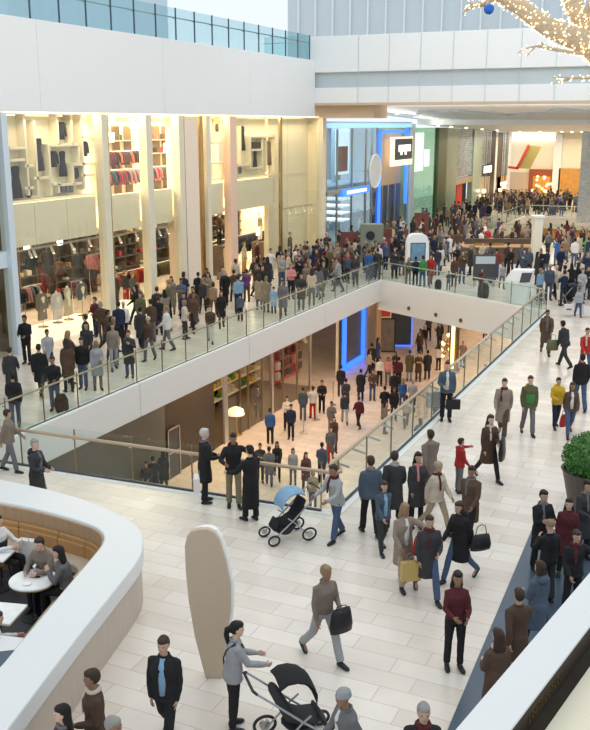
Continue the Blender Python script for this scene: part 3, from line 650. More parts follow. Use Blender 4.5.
# ------------------------------------------------------------------ taupe fin totem
k = empty('fin_totem', P(214.5, 677), R(YD), 'tall taupe fin shaped totem with pale rounded edges standing alone on the tiles', 'totem')
p0 = P(214.5, 677); zz = lambda px, py: None
def onv(px, py):          # onto the upright plane through the totem's foot, facing the camera
    d = Vector(ray(px, py)); fwd = Vector((-math.sin(YAW), math.cos(YAW), 0)); s_ = (p0-Vector((0, 0, H))).dot(fwd)/d.dot(fwd)
    q = Vector((0, 0, H))+d*s_-p0; rt = Vector((math.cos(YAW), math.sin(YAW), 0)); return (q.dot(rt), max(0, q.z))
outl = [(206,677),(222,677),(226,645),(231,610),(231,585),(226,560),(219,538),(214,531),(208,528),(200,528),(192,530),(187,536),(185,545),(186,570),(189,600),(195,635),(202,662)]
pf = [onv(*q) for q in outl]
shell(pf, -.05, .05, 'face_panel', M['totem'], k, .01)
shell([(a*1.0+.045, b) for a, b in pf], .03, .16, 'edge_body', M['white'], k, .04)
# ------------------------------------------------------------------ planter
k = empty('planter', P(590, 512), 0, 'large dark tapered pot holding a clipped round green shrub', 'planter')
MB().lathe([(.42, 0), (.46, .03), (.66, .95), (.7, 1.0), (.64, 1.0), (.6, .9), (.1, .88)], n=28).build('pot', M['pot'], k, smooth=False)
mb = MB(); rnd = random.Random(5)
for i in range(2600):
    a = rnd.uniform(0, 2*math.pi); zz_ = rnd.uniform(-.6, 1); q = math.sqrt(1-zz_*zz_); rr_ = .68*rnd.uniform(.82, 1.03)
    c_ = Vector((math.cos(a)*q*rr_, math.sin(a)*q*rr_, 1.28+zz_*rr_*.85)); s_ = rnd.uniform(.03, .055)
    u = Vector((rnd.uniform(-1, 1), rnd.uniform(-1, 1), rnd.uniform(-1, 1))).normalized(); v = u.cross(Vector((rnd.uniform(-1, 1), rnd.uniform(-1, 1), rnd.uniform(-1, 1)))).normalized()
    mb.add([c_-u*s_, c_+v*s_*.5, c_+u*s_, c_-v*s_*.5], [(0, 1, 2, 3)])
mb.build('foliage', M['leaf'], k); MB().ell((0, 0, 1.28), (.56, .56, .48)).build('foliage_core', M['leaf'], k, smooth=True)
# ------------------------------------------------------------------ coping wall beside the viewpoint
Z5 = 5.4
a, b, c_, d_ = [P(*q, Z5) for q in ((455,730),(590,572),(510,730),(590,625))]
def ext(p, q, t): return p+(q-p)*t
o1, o2, i1, i2 = ext(a, b, -.6), ext(a, b, 2.2), ext(c_, d_, -.9), None
dirv = (b-a).normalized(); nrm = Vector((dirv.y, -dirv.x, 0)); wd = (c_-a).dot(nrm)
i1 = o1+nrm*wd; i2 = o2+nrm*wd
def strip(p, q, r_, s_, z0, z1, nm, m_, bev=0): return struct(nm, MB().prism([p.xy, q.xy, r_.xy, s_.xy], z0, z1), M[m_], bevel=bev)
strip(o1, o2, i2, i1, Z5-.02, Z5, 'wall_coping', 'coping', .004)
strip(o1+nrm*.03, o2+nrm*.03, i2-nrm*.05, i1-nrm*.05, 4.3, Z5-.02, 'wall_coping_core', 'white')
e0 = P(545, 730, Z5-.22)
wd2 = max(wd+.015, (e0-o1).dot(nrm)); print('wd', wd, wd2)
strip(i1-nrm*.05, i2-nrm*.05, i2-nrm*.045, i1-nrm*.045, 4.5, Z5-.02, 'wall_coping_face', 'darkbrown')
strip(i1-nrm*.045, i2-nrm*.045, o2+nrm*wd2, o1+nrm*wd2, Z5-.34, Z5-.26, 'floor_dark_gutter', 'darkbrown')
strip(o1+nrm*wd2, o2+nrm*wd2, o2+nrm*(wd2+1.6), o1+nrm*(wd2+1.6), Z5-.34, Z5-.22, 'floor_cream_ledge', 'cream')
fp_ = i1-nrm*.044; dq = V3(ray(528, 724)); sq = nrm.dot(fp_-Vector((0, 0, H)))/nrm.dot(dq); lt = empty('gold_lettering', Vector((0, 0, H))+dq*sq, math.atan2(dirv.y, dirv.x), 'worn gold lettering along the dark band inside the white coping', 'lettering')
rnd = random.Random(2); x = 0
for i in range(11):
    mb = MB(); mb.box((x, -.004, 0), (x+.008, .004, .045))
    if i % 2: mb.box((x, -.004, .037), (x+.03, .004, .045))
    if i % 3: mb.box((x+.024, -.004, 0), (x+.032, .004, .045))
    mb.box((x, -.004, 0), (x+.028, .004, .008))
    mb.build('letter', M['gold'], lt); x += .05
# ------------------------------------------------------------------ cafe booth
ZT = 1.12
def chaikin(l):
    o_ = [l[0]]
    for a_, b_ in zip(l[:-1], l[1:]): o_ += [a_*.75+b_*.25, a_*.25+b_*.75]
    return o_+[l[-1]]
outer = [P(*q, ZT).xy for q in ((-60,468),(0,479),(45,488),(88,500),(114,511),(134,522),(143,533),(143.5,547),(139,560),(110,596),(67,650),(-2,742))]
inner = [P(*q, ZT).xy for q in ((-60,490),(0,501.5),(30,507),(58,514),(84,522),(97,527),(104,534),(103.5,542),(98,550),(73,579),(20,642),(-50,726))]
outer = chaikin(chaikin(outer)); inner = chaikin(chaikin(inner)); NR = len(outer)
def offs(line, k):   # move a polyline k of the way from inner to outer
    return [(i_[0]+(o_[0]-i_[0])*k, i_[1]+(o_[1]-i_[1])*k) for i_, o_ in zip(inner, outer)]
def ring(lo, hi, z0, z1, name, m_, bev=0):
    A, B = offs(None, lo), offs(None, hi); n = len(A); mb = MB()
    vs = [(p[0], p[1], z) for z in (z0, z1) for p in A]+[(p[0], p[1], z) for z in (z0, z1) for p in B]; fs = []
    for i in range(n-1):
        fs += [(i, i+1, n+i+1, n+i), (2*n+i, 3*n+i, 3*n+i+1, 2*n+i+1), (n+i, n+i+1, 3*n+i+1, 3*n+i), (i, 2*n+i, 2*n+i+1, i+1)]
    fs += [(0, n, 3*n, 2*n), (n-1, 3*n-1, 4*n-1, 2*n-1)]
    mb.add(vs, fs); return struct(name, mb, m_, bevel=bev)
ring(0, 1, ZT-.32, ZT, 'wall_cafe_cap', M['coping'], .03)
ring(.02, .93, 0, ZT-.32, 'wall_cafe_cladding', M['palewood'])
ring(-.05, .02, .55, ZT-.06, 'wall_cafe_lining', M['wood'])
struct('floor_cafe', MB().prism([tuple(q) for q in inner]+[(inner[0].x, inner[-1].y)], 0.005, .03), M['darkfloor'])
# bench along the inside of the corner
bn = empty('booth_bench', (-11, 13, 0), 0, 'tan leather booth bench curving inside the white cafe wall', 'bench')
def bring(lo, hi, z0, z1, name, m_, i0, i1_, bev=.03):
    A, B = offs(None, lo), offs(None, hi); A = A[i0:i1_]; B = B[i0:i1_]; n = len(A); mb = MB()
    sh = lambda p, z: (p[0]+11, p[1]-13, z)
    mb.add([sh(p, z) for z in (z0, z1) for p in A]+[sh(p, z) for z in (z0, z1) for p in B],
      [f_ for i in range(n-1) for f_ in ((i, i+1, n+i+1, n+i), (2*n+i, 3*n+i, 3*n+i+1, 2*n+i+1), (n+i, n+i+1, 3*n+i+1, 3*n+i), (i, 2*n+i, 2*n+i+1, i+1))]+[(0, n, 3*n, 2*n), (n-1, 3*n-1, 4*n-1, 2*n-1)])
    return mb.build(name, m_, bn, bevel=bev)
for i0, i1_ in ((0,9),(8,15),(14,20),(19,29),(28,36)):
    bring(-.18, -.05, .40, .70, 'back_cushion', M['leather'], i0, i1_); bring(-.14, -.05, .68, .80, 'top_roll', M['leather'], i0, i1_)
bring(-.72, -.16, .28, .46, 'seat_cushion', M['seat'], 0, NR-6); bring(-.66, -.16, 0, .28, 'plinth', M['brownwall'], 0, NR-6, 0)
def cafe_table(loc, rx, round_, label, rz=0):
    t = empty('cafe_table', (loc[0], loc[1], .03), rz, label, 'table')
    if round_: MB().lathe([(rx-.01, .69), (rx, .70), (rx, .72), (rx-.01, .73)], n=36).build('tabletop', M['marble'], t); MB().lathe([(rx-.005, .675), (rx-.005, .69)], n=36).build('edge_band', M['gold'], t)
    else: MB().box((-rx, -.32, .69), (rx, .32, .73)).build('tabletop', M['marble'], t, bevel=.01); MB().box((-rx+.01, -.31, .675), (rx-.01, .31, .69)).build('edge_band', M['gold'], t)
    MB().cyl((0, 0), .035, .02, .68).build('pedestal', M['black'], t); MB().lathe([(.25, 0), (.25, .015), (.05, .03)]).build('base', M['black'], t)
    return t
tb = P(33, 579, .76); cafe_table(tb, .41, True, 'round white marble cafe table with gold edge inside the booth')
t2 = P(-2, 612, .76); cafe_table(t2, .36, False, 'rectangular white marble cafe table nearer the viewer', R(15))
t3 = P(-6, 552, .76); cafe_table(t3, .34, False, 'pale square cafe table beside the seated person in dark vest', R(15))
def small(name, pts, m_, loc, label, cat, color=None): 
    o = MB().lathe(pts, n=14).build(name, M[m_], None, loc, smooth=True, color=color); tag(o, label, cat); return o
def ontab(px, py): p = P(px, py, .765); return p
small('glass_tumbler', [(.03, 0), (.036, .12), (.034, .12), (.028, .01)], 'chrome', ontab(35, 571), 'tall clear glass at the back of the round marble table', 'glass')
small('salt_shaker', [(.025, 0), (.028, .05), (.015, .09), (.01, .1)], 'chrome', ontab(31, 577), 'small silver shaker in the middle of the round marble table', 'shaker')
small('coffee_cup', [(.025, 0), (.04, .06), (.038, .06), (.02, .01)], 'white', ontab(41, 567), 'white cup near the right hand person at the round table', 'cup')
ph = MB().box((-.07, -.035, 0), (.07, .035, .01)).build('phone', M['black'], None, ontab(36, 577), R(20), bevel=.003); tag(ph, 'black phone lying on the round marble table', 'phone')
pl = small('saucer', [(.04, 0), (.075, .012), (.07, .015), (.03, .006)], 'white', ontab(27, 584), 'small white saucer at the front of the round marble table', 'saucer')
# white paper bag on the bench
def paper_bag(loc, rz, w_, d_, h_, col, label, name='paper_bag', cat='bag', logo=None):
    t = empty(name, loc, rz, label, cat)
    MB().add([(-w_/2,-d_/2,0),(w_/2,-d_/2,0),(w_/2,d_/2,0),(-w_/2,d_/2,0),(-w_/2,-d_/2,h_),(w_/2,-d_/2,h_),(w_/2,d_/2*.8,h_),(-w_/2,d_/2*.8,h_)], [(0,3,2,1),(0,1,5,4),(1,2,6,5),(2,3,7,6),(3,0,4,7),(4,5,6,7)]).build('bag_body', M['paint'], t, color=col)
    for y in (-d_/2, d_/2*.8): MB().tube([(-w_*.22, y, h_-.01), (-w_*.18, y, h_+.1), (0, y, h_+.14), (w_*.18, y, h_+.1), (w_*.22, y, h_-.01)], .006, n=6).build('handle', M['paint'], t, color=COL['taupe'])
    if logo: MB().box((-w_*.3, -d_/2-.006, h_*.45), (w_*.3, -d_/2-.002, h_*.6)).build('bag_print', M['paint'], t, color=logo)
    return t
paper_bag(P(29, 560, .46), R(10), .34, .14, .42, COL['white'], 'white paper carrier bag standing on the booth bench')
lp = empty('dark_tray', P(3, 662, 1.05), R(YD+12), 'dark screen panel lying on the white ledge at the left edge', 'screen')
MB().box((-.35, -.22, -.02), (.28, .2, .06)).build('body', M['darkgrey'], lp, bevel=.01); MB().box((-.3, -.18, .06), (.24, .16, .065)).build('screen', M['slate'], lp)
struct('wall_cafe_ledge', MB().prism([P(24,638,1.04).xy, P(-60,628,1.04).xy, P(-60,720,1.04).xy, P(-10,690,1.04).xy], 0, 1.04), M['coping'])
# ------------------------------------------------------------------ sparkling branches
br = empty('sparkling_tree', (0, 0, 0), 0, 'frosted bare tree branches covered in warm fairy lights at the top right', 'tree')
DB = 11.
def B(px, py, dd=DB):
    d = Vector(ray(px, py)); fwd = Vector((-math.sin(YAW), math.cos(YAW), 0)); return Vector((0, 0, H))+d*(dd/d.dot(fwd))
root = B(640, 110, 10.6)
br.location = root
limbs = [([(640,110,10.6),(612,66,10.8),(590,44,11),(572,37,11),(553,30,11.1),(536,19,11.2),(522,8,11.3),(508,1,11.4),(492,-12,11.6)], [.17,.15,.13,.12,.105,.095,.09,.08,.06]),
 ([(604,60,10.9),(592,38,11.1),(583,22,11.2),(574,6,11.3),(566,-14,11.4)], [.12,.115,.11,.10,.08]), ([(583,24,11.2),(590,8,11),(602,-10,11)], [.08,.06,.05]), ([(572,5,11.3),(556,-12,11.5)], [.05,.03]),
 ([(600,56,11),(588,54,10.9),(570,52,10.8),(552,49,10.7),(545,47,10.7),(536,46,10.6),(524,49,10.6),(518,53,10.5)], [.03,.022,.018,.018,.02,.012,.008,.006]),
 ([(545,47,10.7),(541,42,10.6)], [.012,.006]), ([(536,46,10.6),(527,56,10.6)], [.01,.005]), ([(600,80,10.8),(588,78,10.8),(575,78,10.7),(562,81,10.7),(553,84,10.6)], [.018,.014,.014,.01,.006]), ([(570,78,10.7),(553,77,10.6)], [.01,.005]),
 ([(508,1,11.4),(494,-3,11.4),(484,4,11.3),(474,5,11.3),(466,10,11.2),(463,14,11.2)], [.05,.04,.035,.025,.015,.008]), ([(474,5,11.3),(468,2,11.2)], [.015,.008])]
lights = MB(); rnd = random.Random(9)
for pts, rads in limbs:
    W3 = [B(*q)-root for q in pts]
    MB().tube(W3, rads, n=10).build('branch', M['bark'], br, smooth=True)
    for i in range(len(W3)-1):
        seg = W3[i+1]-W3[i]; n = int(seg.length*max(28, rads[i]*2600))
        for _ in range(n):
            t_ = rnd.random(); c_ = W3[i]+seg*t_; r_ = rads[i]+(rads[i+1]-rads[i])*t_
            v = Vector((rnd.gauss(0, 1), rnd.gauss(0, 1), rnd.gauss(0, 1))); v = (v-seg.normalized()*v.dot(seg.normalized())).normalized()
            s_ = rnd.uniform(.007, .012); q = c_+v*(r_+rnd.uniform(.004, .03))
            lights.add([q+Vector(k_)*s_ for k_ in ((1,0,0),(0,1,0),(-1,0,0),(0,-1,0),(0,0,1),(0,0,-1))], [(0,1,4),(1,2,4),(2,3,4),(3,0,4),(1,0,5),(2,1,5),(3,2,5),(0,3,5)])
lo = lights.build('fairy_lights', M['spark'], br); lo['kind'] = 'stuff'
bb = empty('blue_bauble', B(489, 9, 11.2), 0, 'blue and gold bauble hanging on the sparkling branch tip', 'bauble')
MB().ell((0, 0, 0), (.06, .06, .06)).build('ball', mat('blue_bauble', (.03, .15, .6), .15, .5), bb, smooth=True); MB().cyl((0, 0), .015, .055, .085).build('cap', M['gold'], bb)
# ================================================================== PERSON BUILDER
V = Vector
def remesh(mb, voxel, smooth=4, fac=.5, noise_amp=0, seed=0, mat_=None, name='m'):
    o = bpy.data.objects.new('tmp', mb.mesh('tmp')); C.objects.link(o)
    r = o.modifiers.new('r', 'REMESH'); r.mode = 'VOXEL'; r.voxel_size = voxel
    s = o.modifiers.new('s', 'SMOOTH'); s.factor = fac; s.iterations = smooth
    dg = bpy.context.evaluated_depsgraph_get(); me = bpy.data.meshes.new_from_object(o.evaluated_get(dg)); me.name = name
    old = o.data; bpy.data.objects.remove(o); bpy.data.meshes.remove(old)
    if noise_amp:
        n = len(me.vertices); nr = [v.normal.copy() for v in me.vertices]
        for v, k in zip(me.vertices, nr):
            c = v.co; a = noise.noise(V((c.x*9+seed, c.y*9, c.z*5)))+.6*noise.noise(V((c.x*20+seed, c.y*20, c.z*11)))
            v.co = c+k*a*noise_amp
    me.materials.clear(); me.materials.append(mat_)
    for p in me.polygons: p.use_smooth = True
    return me
LEGS = dict(stand=((2,3),(-2,3)), contra=((8,8),(-3,2)), walk1=((26,8),(-20,22)), walk2=((-20,24),(26,8)), step1=((14,5),(-12,14)), step2=((-12,14),(14,5)), pass1=((10,45),(0,3)), sit=((84,84),(80,86)), wide=((10,6),(-8,4)))
# arm: (pitch forward, abduct, elbow, inward)
ARMS = dict(down=((2,7,14,5),(0,8,12,5)), swing1=((-24,6,16,4),(24,6,26,8)), swing2=((24,6,26,8),(-24,6,16,4)), fold=((22,8,92,62),(20,8,88,58)), carry=((8,10,72,25),(2,8,10,4)), carryr=((2,8,10,4),(8,10,72,25)), push=((32,8,42,4),(34,8,40,4)),
  rail=((48,30,20,5),(45,20,25,5)), phone=((30,14,112,40),(2,8,12,5)), reach=((78,30,8,0),(10,10,30,10)), rest=((38,14,60,28),(36,14,58,28)), spread=((35,62,25,-20),(30,25,60,15)), lean=((25,35,50,-10),(25,20,60,20)), hold=((14,10,62,20),(16,10,66,22)))
def rx(v, a): a = R(a); return V((v.x, v.y*math.cos(a)-v.z*math.sin(a), v.y*math.sin(a)+v.z*math.cos(a)))
def skeleton(legs, arms, lean=0, female=False, headyaw=0, hpitch=0, build=1.):
    J = {}; hipw = .088*build
    res = []
    for s, (a, k) in zip((-1, 1), LEGS[legs]):
        sp = 4 if legs == 'wide' else 1.5
        th = V((s*math.sin(R(sp)), math.sin(R(a)), -math.cos(R(a)))).normalized(); sh = V((s*math.sin(R(sp*.3)), math.sin(R(a-k)), -math.cos(R(a-k)))).normalized()
        fa = min(0, (a-k)+12)*.9
        if legs == 'sit': fa = 0
        hip = V((s*hipw, 0, 0)); knee = hip+th*.43; ank = knee+sh*.42; fd = V((s*.12, math.cos(R(fa)), math.sin(R(fa)))).normalized(); res.append((hip, knee, ank, fd, fa))
    lo = min(min(r[2].z-.085, (r[2]+r[3]*.17).z-.045) for r in res); pz = -lo
    P0 = V((0, 0, pz)); J['legs'] = [tuple([r[0]+P0, r[1]+P0, r[2]+P0, r[3], r[4]]) for r in res]
    up = lambda x, y, z: P0+rx(V((x, y, z)), -lean)
    J['pel'] = P0; J['up'] = up
    sw = (.148 if female else .170)*build
    J['arms'] = []
    for s, (p, b, e, i) in zip((-1, 1), ARMS[arms]):
        s0 = up(s*sw, -.01, .455)
        d = rx(V((s*math.sin(R(b)), math.sin(R(p))*math.cos(R(b)), -math.cos(R(p))*math.cos(R(b)))), -lean*.3)
        el = s0+d*.285
        g = V((-s*math.sin(R(i)), math.sin(R(p+e))*math.cos(R(i)), -math.cos(R(p+e))*math.cos(R(i)))).normalized(); wr = el+g*.25
        J['arms'].append((s, s0, el, wr, g))
    J['neck'] = up(0, -.005, .54); J['head'] = up(0, .015, .70)
    J['headyaw'] = headyaw; J['hpitch'] = hpitch+lean*.4
    return J
def E3(c, J): pass
def trunk(mb, J, g, hem=None, flare=1., female=False, n=16, build=1., tuck=0):
    up = J['up']; U = lambda x: V((x, 0, 0)); 
    def VV(y): return up(0, y, 0)-up(0, 0, 0)
    rows = [(-.06, .135, .11), (.0, .165, .118), (.08, .155, .11), (.19, .133 if female else .142, .098), (.30, .150 if female else .162, .112), (.40, .150 if female else .166, .114), (.455, .130 if female else .146, .094), (.50, .092, .076), (.535, .058, .06)]
    secs = []
    if hem is not None and hem < -.06:
        k = 3; 
        for i in range(k):
            z = hem+(-.06-hem)*i/k; q = flare-(flare-1)*i/k; secs.append((J['pel']+V((0, 0, z)), U((.17+g)*q*build), V((0, (.125+g)*q, 0))))
    for z, a, b in rows:
        if hem is not None and z < hem: continue
        yo = {.40: .012, .30: .008, .0: -.012, -.06: -.012}.get(z, 0)
        a2 = a*build; 
        if z > .5: a2 += g*.3; b += g*.3
        else: a2 += g; b += g
        if z < .05 and hem is not None: a2 = max(a2, (.165+g)*build); b = max(b, .12+g)
        c = up(0, yo, z); secs.append((c, U(a2), VV(b)))
    mb.loft(secs, n)
def arm(mb, a, g0, g1, upto=1.0):
    s, s0, el, wr, g = a; w_ = el+(wr-el)*upto
    mb.tube([s0+V((-s*.055, 0, .01)), s0, s0+(el-s0)*.5, el, el+(w_-el)*.4, w_], [.040+g0*.6, .047+g0*.8, .043+g0, .037+g0, .036+g0, .026+g1], n=12)
def hand(mb, a, n=6):
    s, s0, el, wr, g = a; up = V((s, 0, 0)); side = g.cross(V((s, 0, 0))).normalized()     # palm width direction
    nrm = side.cross(g).normalized()
    if nrm.x*s < 0: nrm = -nrm          # back of the hand faces outwards
    mb.loft([(wr-g*.02, side*.022, nrm*.018), (wr+g*.02, side*.034, nrm*.017), (wr+g*.07, side*.041, nrm*.015), (wr+g*.09, side*.037, nrm*.011)], 10)
    fw = side if side.y*1 > 0 or abs(side.y) < .1 and side.z > 0 else -side
    for k, (o_, ln) in enumerate(((.030, .068), (.010, .078), (-.010, .072), (-.029, .056))):
        b = wr+g*.08+fw*o_; c1 = b+g*ln*.45-nrm*.004; c2 = c1+(g*.75-nrm*.6).normalized()*ln*.32; c3 = c2+(g*.35-nrm*.9).normalized()*ln*.25
        mb.tube([b-g*.015, b, c1, c2, c3], [.0085, .009, .0085, .0078, .006], n=n)
    b = wr+g*.025+fw*.03; mb.tube([b-fw*.01, b+fw*.018+g*.02-nrm*.01, b+fw*.024+g*.048-nrm*.022], [.0115, .0105, .008], n=n)
def headrot(J): return Euler((R(-J['hpitch']), 0, R(J['headyaw']))).to_matrix()
def person_meshes(key, legs='stand', arms='down', coat='jacket', female=False, lean=0, headyaw=0, hpitch=0, hi=False, build=1., skirt=False, scarf=False, open_=False):
    J = skeleton(legs, arms, lean, female, headyaw, hpitch, build); vx = .014 if hi else .026; sm = 4 if hi else 2; sd = hash(key) % 97 if False else len(str(key))*3.7
    HR = headrot(J); hc = J['head']; out = {}
    h = lambda x, y, z: hc+HR@V((x, y, z))
    b = MB(); trunk(b, J, -.006, female=female, build=build)
    for a in J['arms']: arm(b, a, -.006, 0)
    for hip, knee, ank, fd, fa in J['legs']:
        b.tube([hip+V((0, 0, .03)), hip+(knee-hip)*.4, knee, knee+(ank-knee)*.35, ank], [.082, .07, .05, .05, .034], n=12)
        b.tube([ank+V((0, 0, -.01)), ank+fd*.06+V((0, 0, -.03)), ank+fd*.13+V((0, 0, -.05))], [.034, .034, .026], n=10)
    b.tube([J['neck']-V((0, 0, .05)), J['neck'], h(0, -.01, -.06)], [.062, .052, .05], n=12)
    b.loft([(h(0, y_, z_), HR@V((a_, 0, 0)), HR@V((0, b_, 0))) for z_, y_, a_, b_ in ((-.118,.035,.022,.025),(-.105,.028,.042,.05),(-.07,.016,.058,.072),(-.02,.006,.068,.088),(.03,0,.074,.097),(.07,-.006,.070,.090),(.10,-.01,.05,.064),(.115,-.01,.018,.024))], 16)
    if hi:
        b.loft([(h(0, .08, .018), HR@V((.007, 0, 0)), HR@V((0, .008, 0))), (h(0, .097, -.012), HR@V((.012, 0, 0)), HR@V((0, .014, 0))), (h(0, .094, -.03), HR@V((.014, 0, 0)), HR@V((0, .012, 0)))], 8)
        for s in (-1, 1): b.ell(h(s*.074, -.005, -.005), (.010, .02, .033), 8, 6, HR)
    me = remesh(b, vx, 2 if hi else 1, mat_=M['skin'], name='body')
    hb = MB()
    for a in J['arms']: hand(hb, a, 6 if hi else 4)
    bm = bmesh.new(); bm.from_mesh(me); hm = hb.mesh('h'); bm.from_mesh(hm); 
    for f_ in bm.faces: f_.smooth = True
    bm.to_mesh(me); bm.free(); out['body'] = me
    # coat
    c = MB(); hem = {'jacket': -.09, 'coat': -.42, 'long': -.62, 'shirt': -.04, 'vest': -.05}[coat]; g = {'jacket': .026, 'coat': .028, 'long': .03, 'shirt': .012, 'vest': .02}[coat]
    if legs == 'sit': hem = max(hem, -.08)
    trunk(c, J, g, hem=hem, flare=1.06 if coat in ('coat', 'long') else 1.0, female=female, build=build)
    if coat != 'vest':
        for a in J['arms']: arm(c, a, g*.75, g*.6, .97)
    c.tube([J['neck']-V((0, 0, .04)), J['neck']+V((0, -.006, .012))], [.075+g*.6, .062+g*.3], n=14, ends=False)
    out['coat'] = remesh(c, vx, sm, noise_amp=.008 if hi else .006, seed=sd, mat_=M['cloth'], name='coat')
    # trousers
    t = MB(); 
    up = J['up']
    t.loft([(J['pel']+V((0, -.01, -.09)), V((.13*build, 0, 0)), V((0, .11, 0))), (J['pel']+V((0, -.012, 0)), V((.172*build, 0, 0)), V((0, .122, 0))), (up(0, -.004, .09), V((.158*build, 0, 0)), V((0, .112, 0)))], 14)
    for hip, knee, ank, fd, fa in J['legs']:
        e_ = .025 if not female else .012
        t.tube([hip+V((0, 0, 0)), hip+(knee-hip)*.45, knee, knee+(ank-knee)*.45, ank+V((0, 0, .015))], [.093*build, .082, .06+e_*.4, .052+e_*.7, .044+e_], n=12, ends=False)
    if skirt: t.loft([(J['pel']+V((0, 0, -.45)), V((.22, 0, 0)), V((0, .2, 0))), (J['pel']+V((0, 0, -.1)), V((.185, 0, 0)), V((0, .15, 0)))], 14)
    out['trousers'] = remesh(t, vx, sm, noise_amp=.006, seed=sd+5, mat_=M['cloth'], name='trousers')
    for i, (hip, knee, ank, fd, fa) in enumerate(J['legs']):
        q = MB(); dn = V((0, fd.z, -abs(fd.y))).normalized(); lo_ = ank+dn*.055
        q.loft([(lo_+fd*t_+dn*(-y_), V((w_, 0, 0)), dn*(h_)) for t_, y_, w_, h_ in ((-.065,.0,.022,.02),(-.05,.01,.036,.035),(0,.024,.042,.056),(.06,.014,.045,.046),(.12,.004,.047,.034),(.165,-.004,.04,.025),(.19,-.008,.02,.014))], 12)
        q.tube([ank+V((0, 0, .03)), ank+dn*.03], .043, n=10)
        out['shoe%d' % i] = q.mesh('shoe', M['leatherobj'], True)
    # hair sets
    def hairm(kind):
        k = MB()
        if kind == 'hat':
            k.ell(h(0, -.006, .05), (.086, .104, .085), 16, 10, HR); k.tube([h(.06*math.cos(a*math.pi/8)*1.36, -.004+.1*math.sin(a*math.pi/8), .018) for a in range(17)], .014, n=6)
        elif kind == 'cap':
            k.ell(h(0, -.006, .048), (.084, .102, .078), 16, 10, HR); k.loft([(h(0, .07, .045), HR@V((.07, 0, 0)), HR@V((0, .02, .012))), (h(0, .15, .03), HR@V((.05, 0, 0)), HR@V((0, .012, .006)))], 10)
        else:
            k.ell(h(0, -.026, .022), (.083, .096, .112), 16, 12, HR); k.ell(h(0, .006, .07), (.078, .09, .055), 14, 8, HR)
            if kind == 'long':
                k.loft([(h(0, -.05, .04), HR@V((.08, 0, 0)), HR@V((0, .07, 0))), (h(0, -.05, -.06), HR@V((.095, 0, 0)), HR@V((0, .07, 0))), (h(0, -.07, -.16), HR@V((.11, 0, 0)), HR@V((0, .06, 0))), (h(0, -.085, -.28), HR@V((.09, 0, 0)), HR@V((0, .04, 0))), (h(0, -.085, -.34), HR@V((.05, 0, 0)), HR@V((0, .02, 0)))], 14)
            elif kind == 'bob':
                k.loft([(h(0, -.03, .03), HR@V((.084, 0, 0)), HR@V((0, .075, 0))), (h(0, -.03, -.06), HR@V((.095, 0, 0)), HR@V((0, .075, 0))), (h(0, -.035, -.13), HR@V((.085, 0, 0)), HR@V((0, .065, 0)))], 14)
            elif kind == 'pony':
                k.tube([h(0, -.10, .03), h(0, -.15, .0), h(0, -.155, -.09), h(.01, -.13, -.2), h(.015, -.12, -.3)], [.03, .04, .042, .034, .015], n=10)
            elif kind == 'bun': k.ell(h(0, -.12, .06), (.045, .045, .045), 10, 8)
        return remesh(k, .014 if hi else .022, 2, noise_amp=.004, seed=sd, mat_=M['hair'], name='hair') if hi or kind in ('long', 'bob', 'hat') else k.mesh('hair', M['hair'], True)
    out['hairf'] = hairm; out['J'] = J; out['h'] = h; out['HR'] = HR
    return out
_cache = {}
def link(name, me, par, col=None):
    o = bpy.data.objects.new(name, me); C.objects.link(o); o.parent = par
    if col: o.color = tuple(col)+(1,)
    return o
COATNAME = dict(jacket='jacket', coat='coat', long='coat', shirt='jumper', vest='vest')
people = []
SK = [(.55,.36,.26), (.50,.31,.22), (.62,.42,.32), (.28,.16,.10), (.45,.28,.19)]
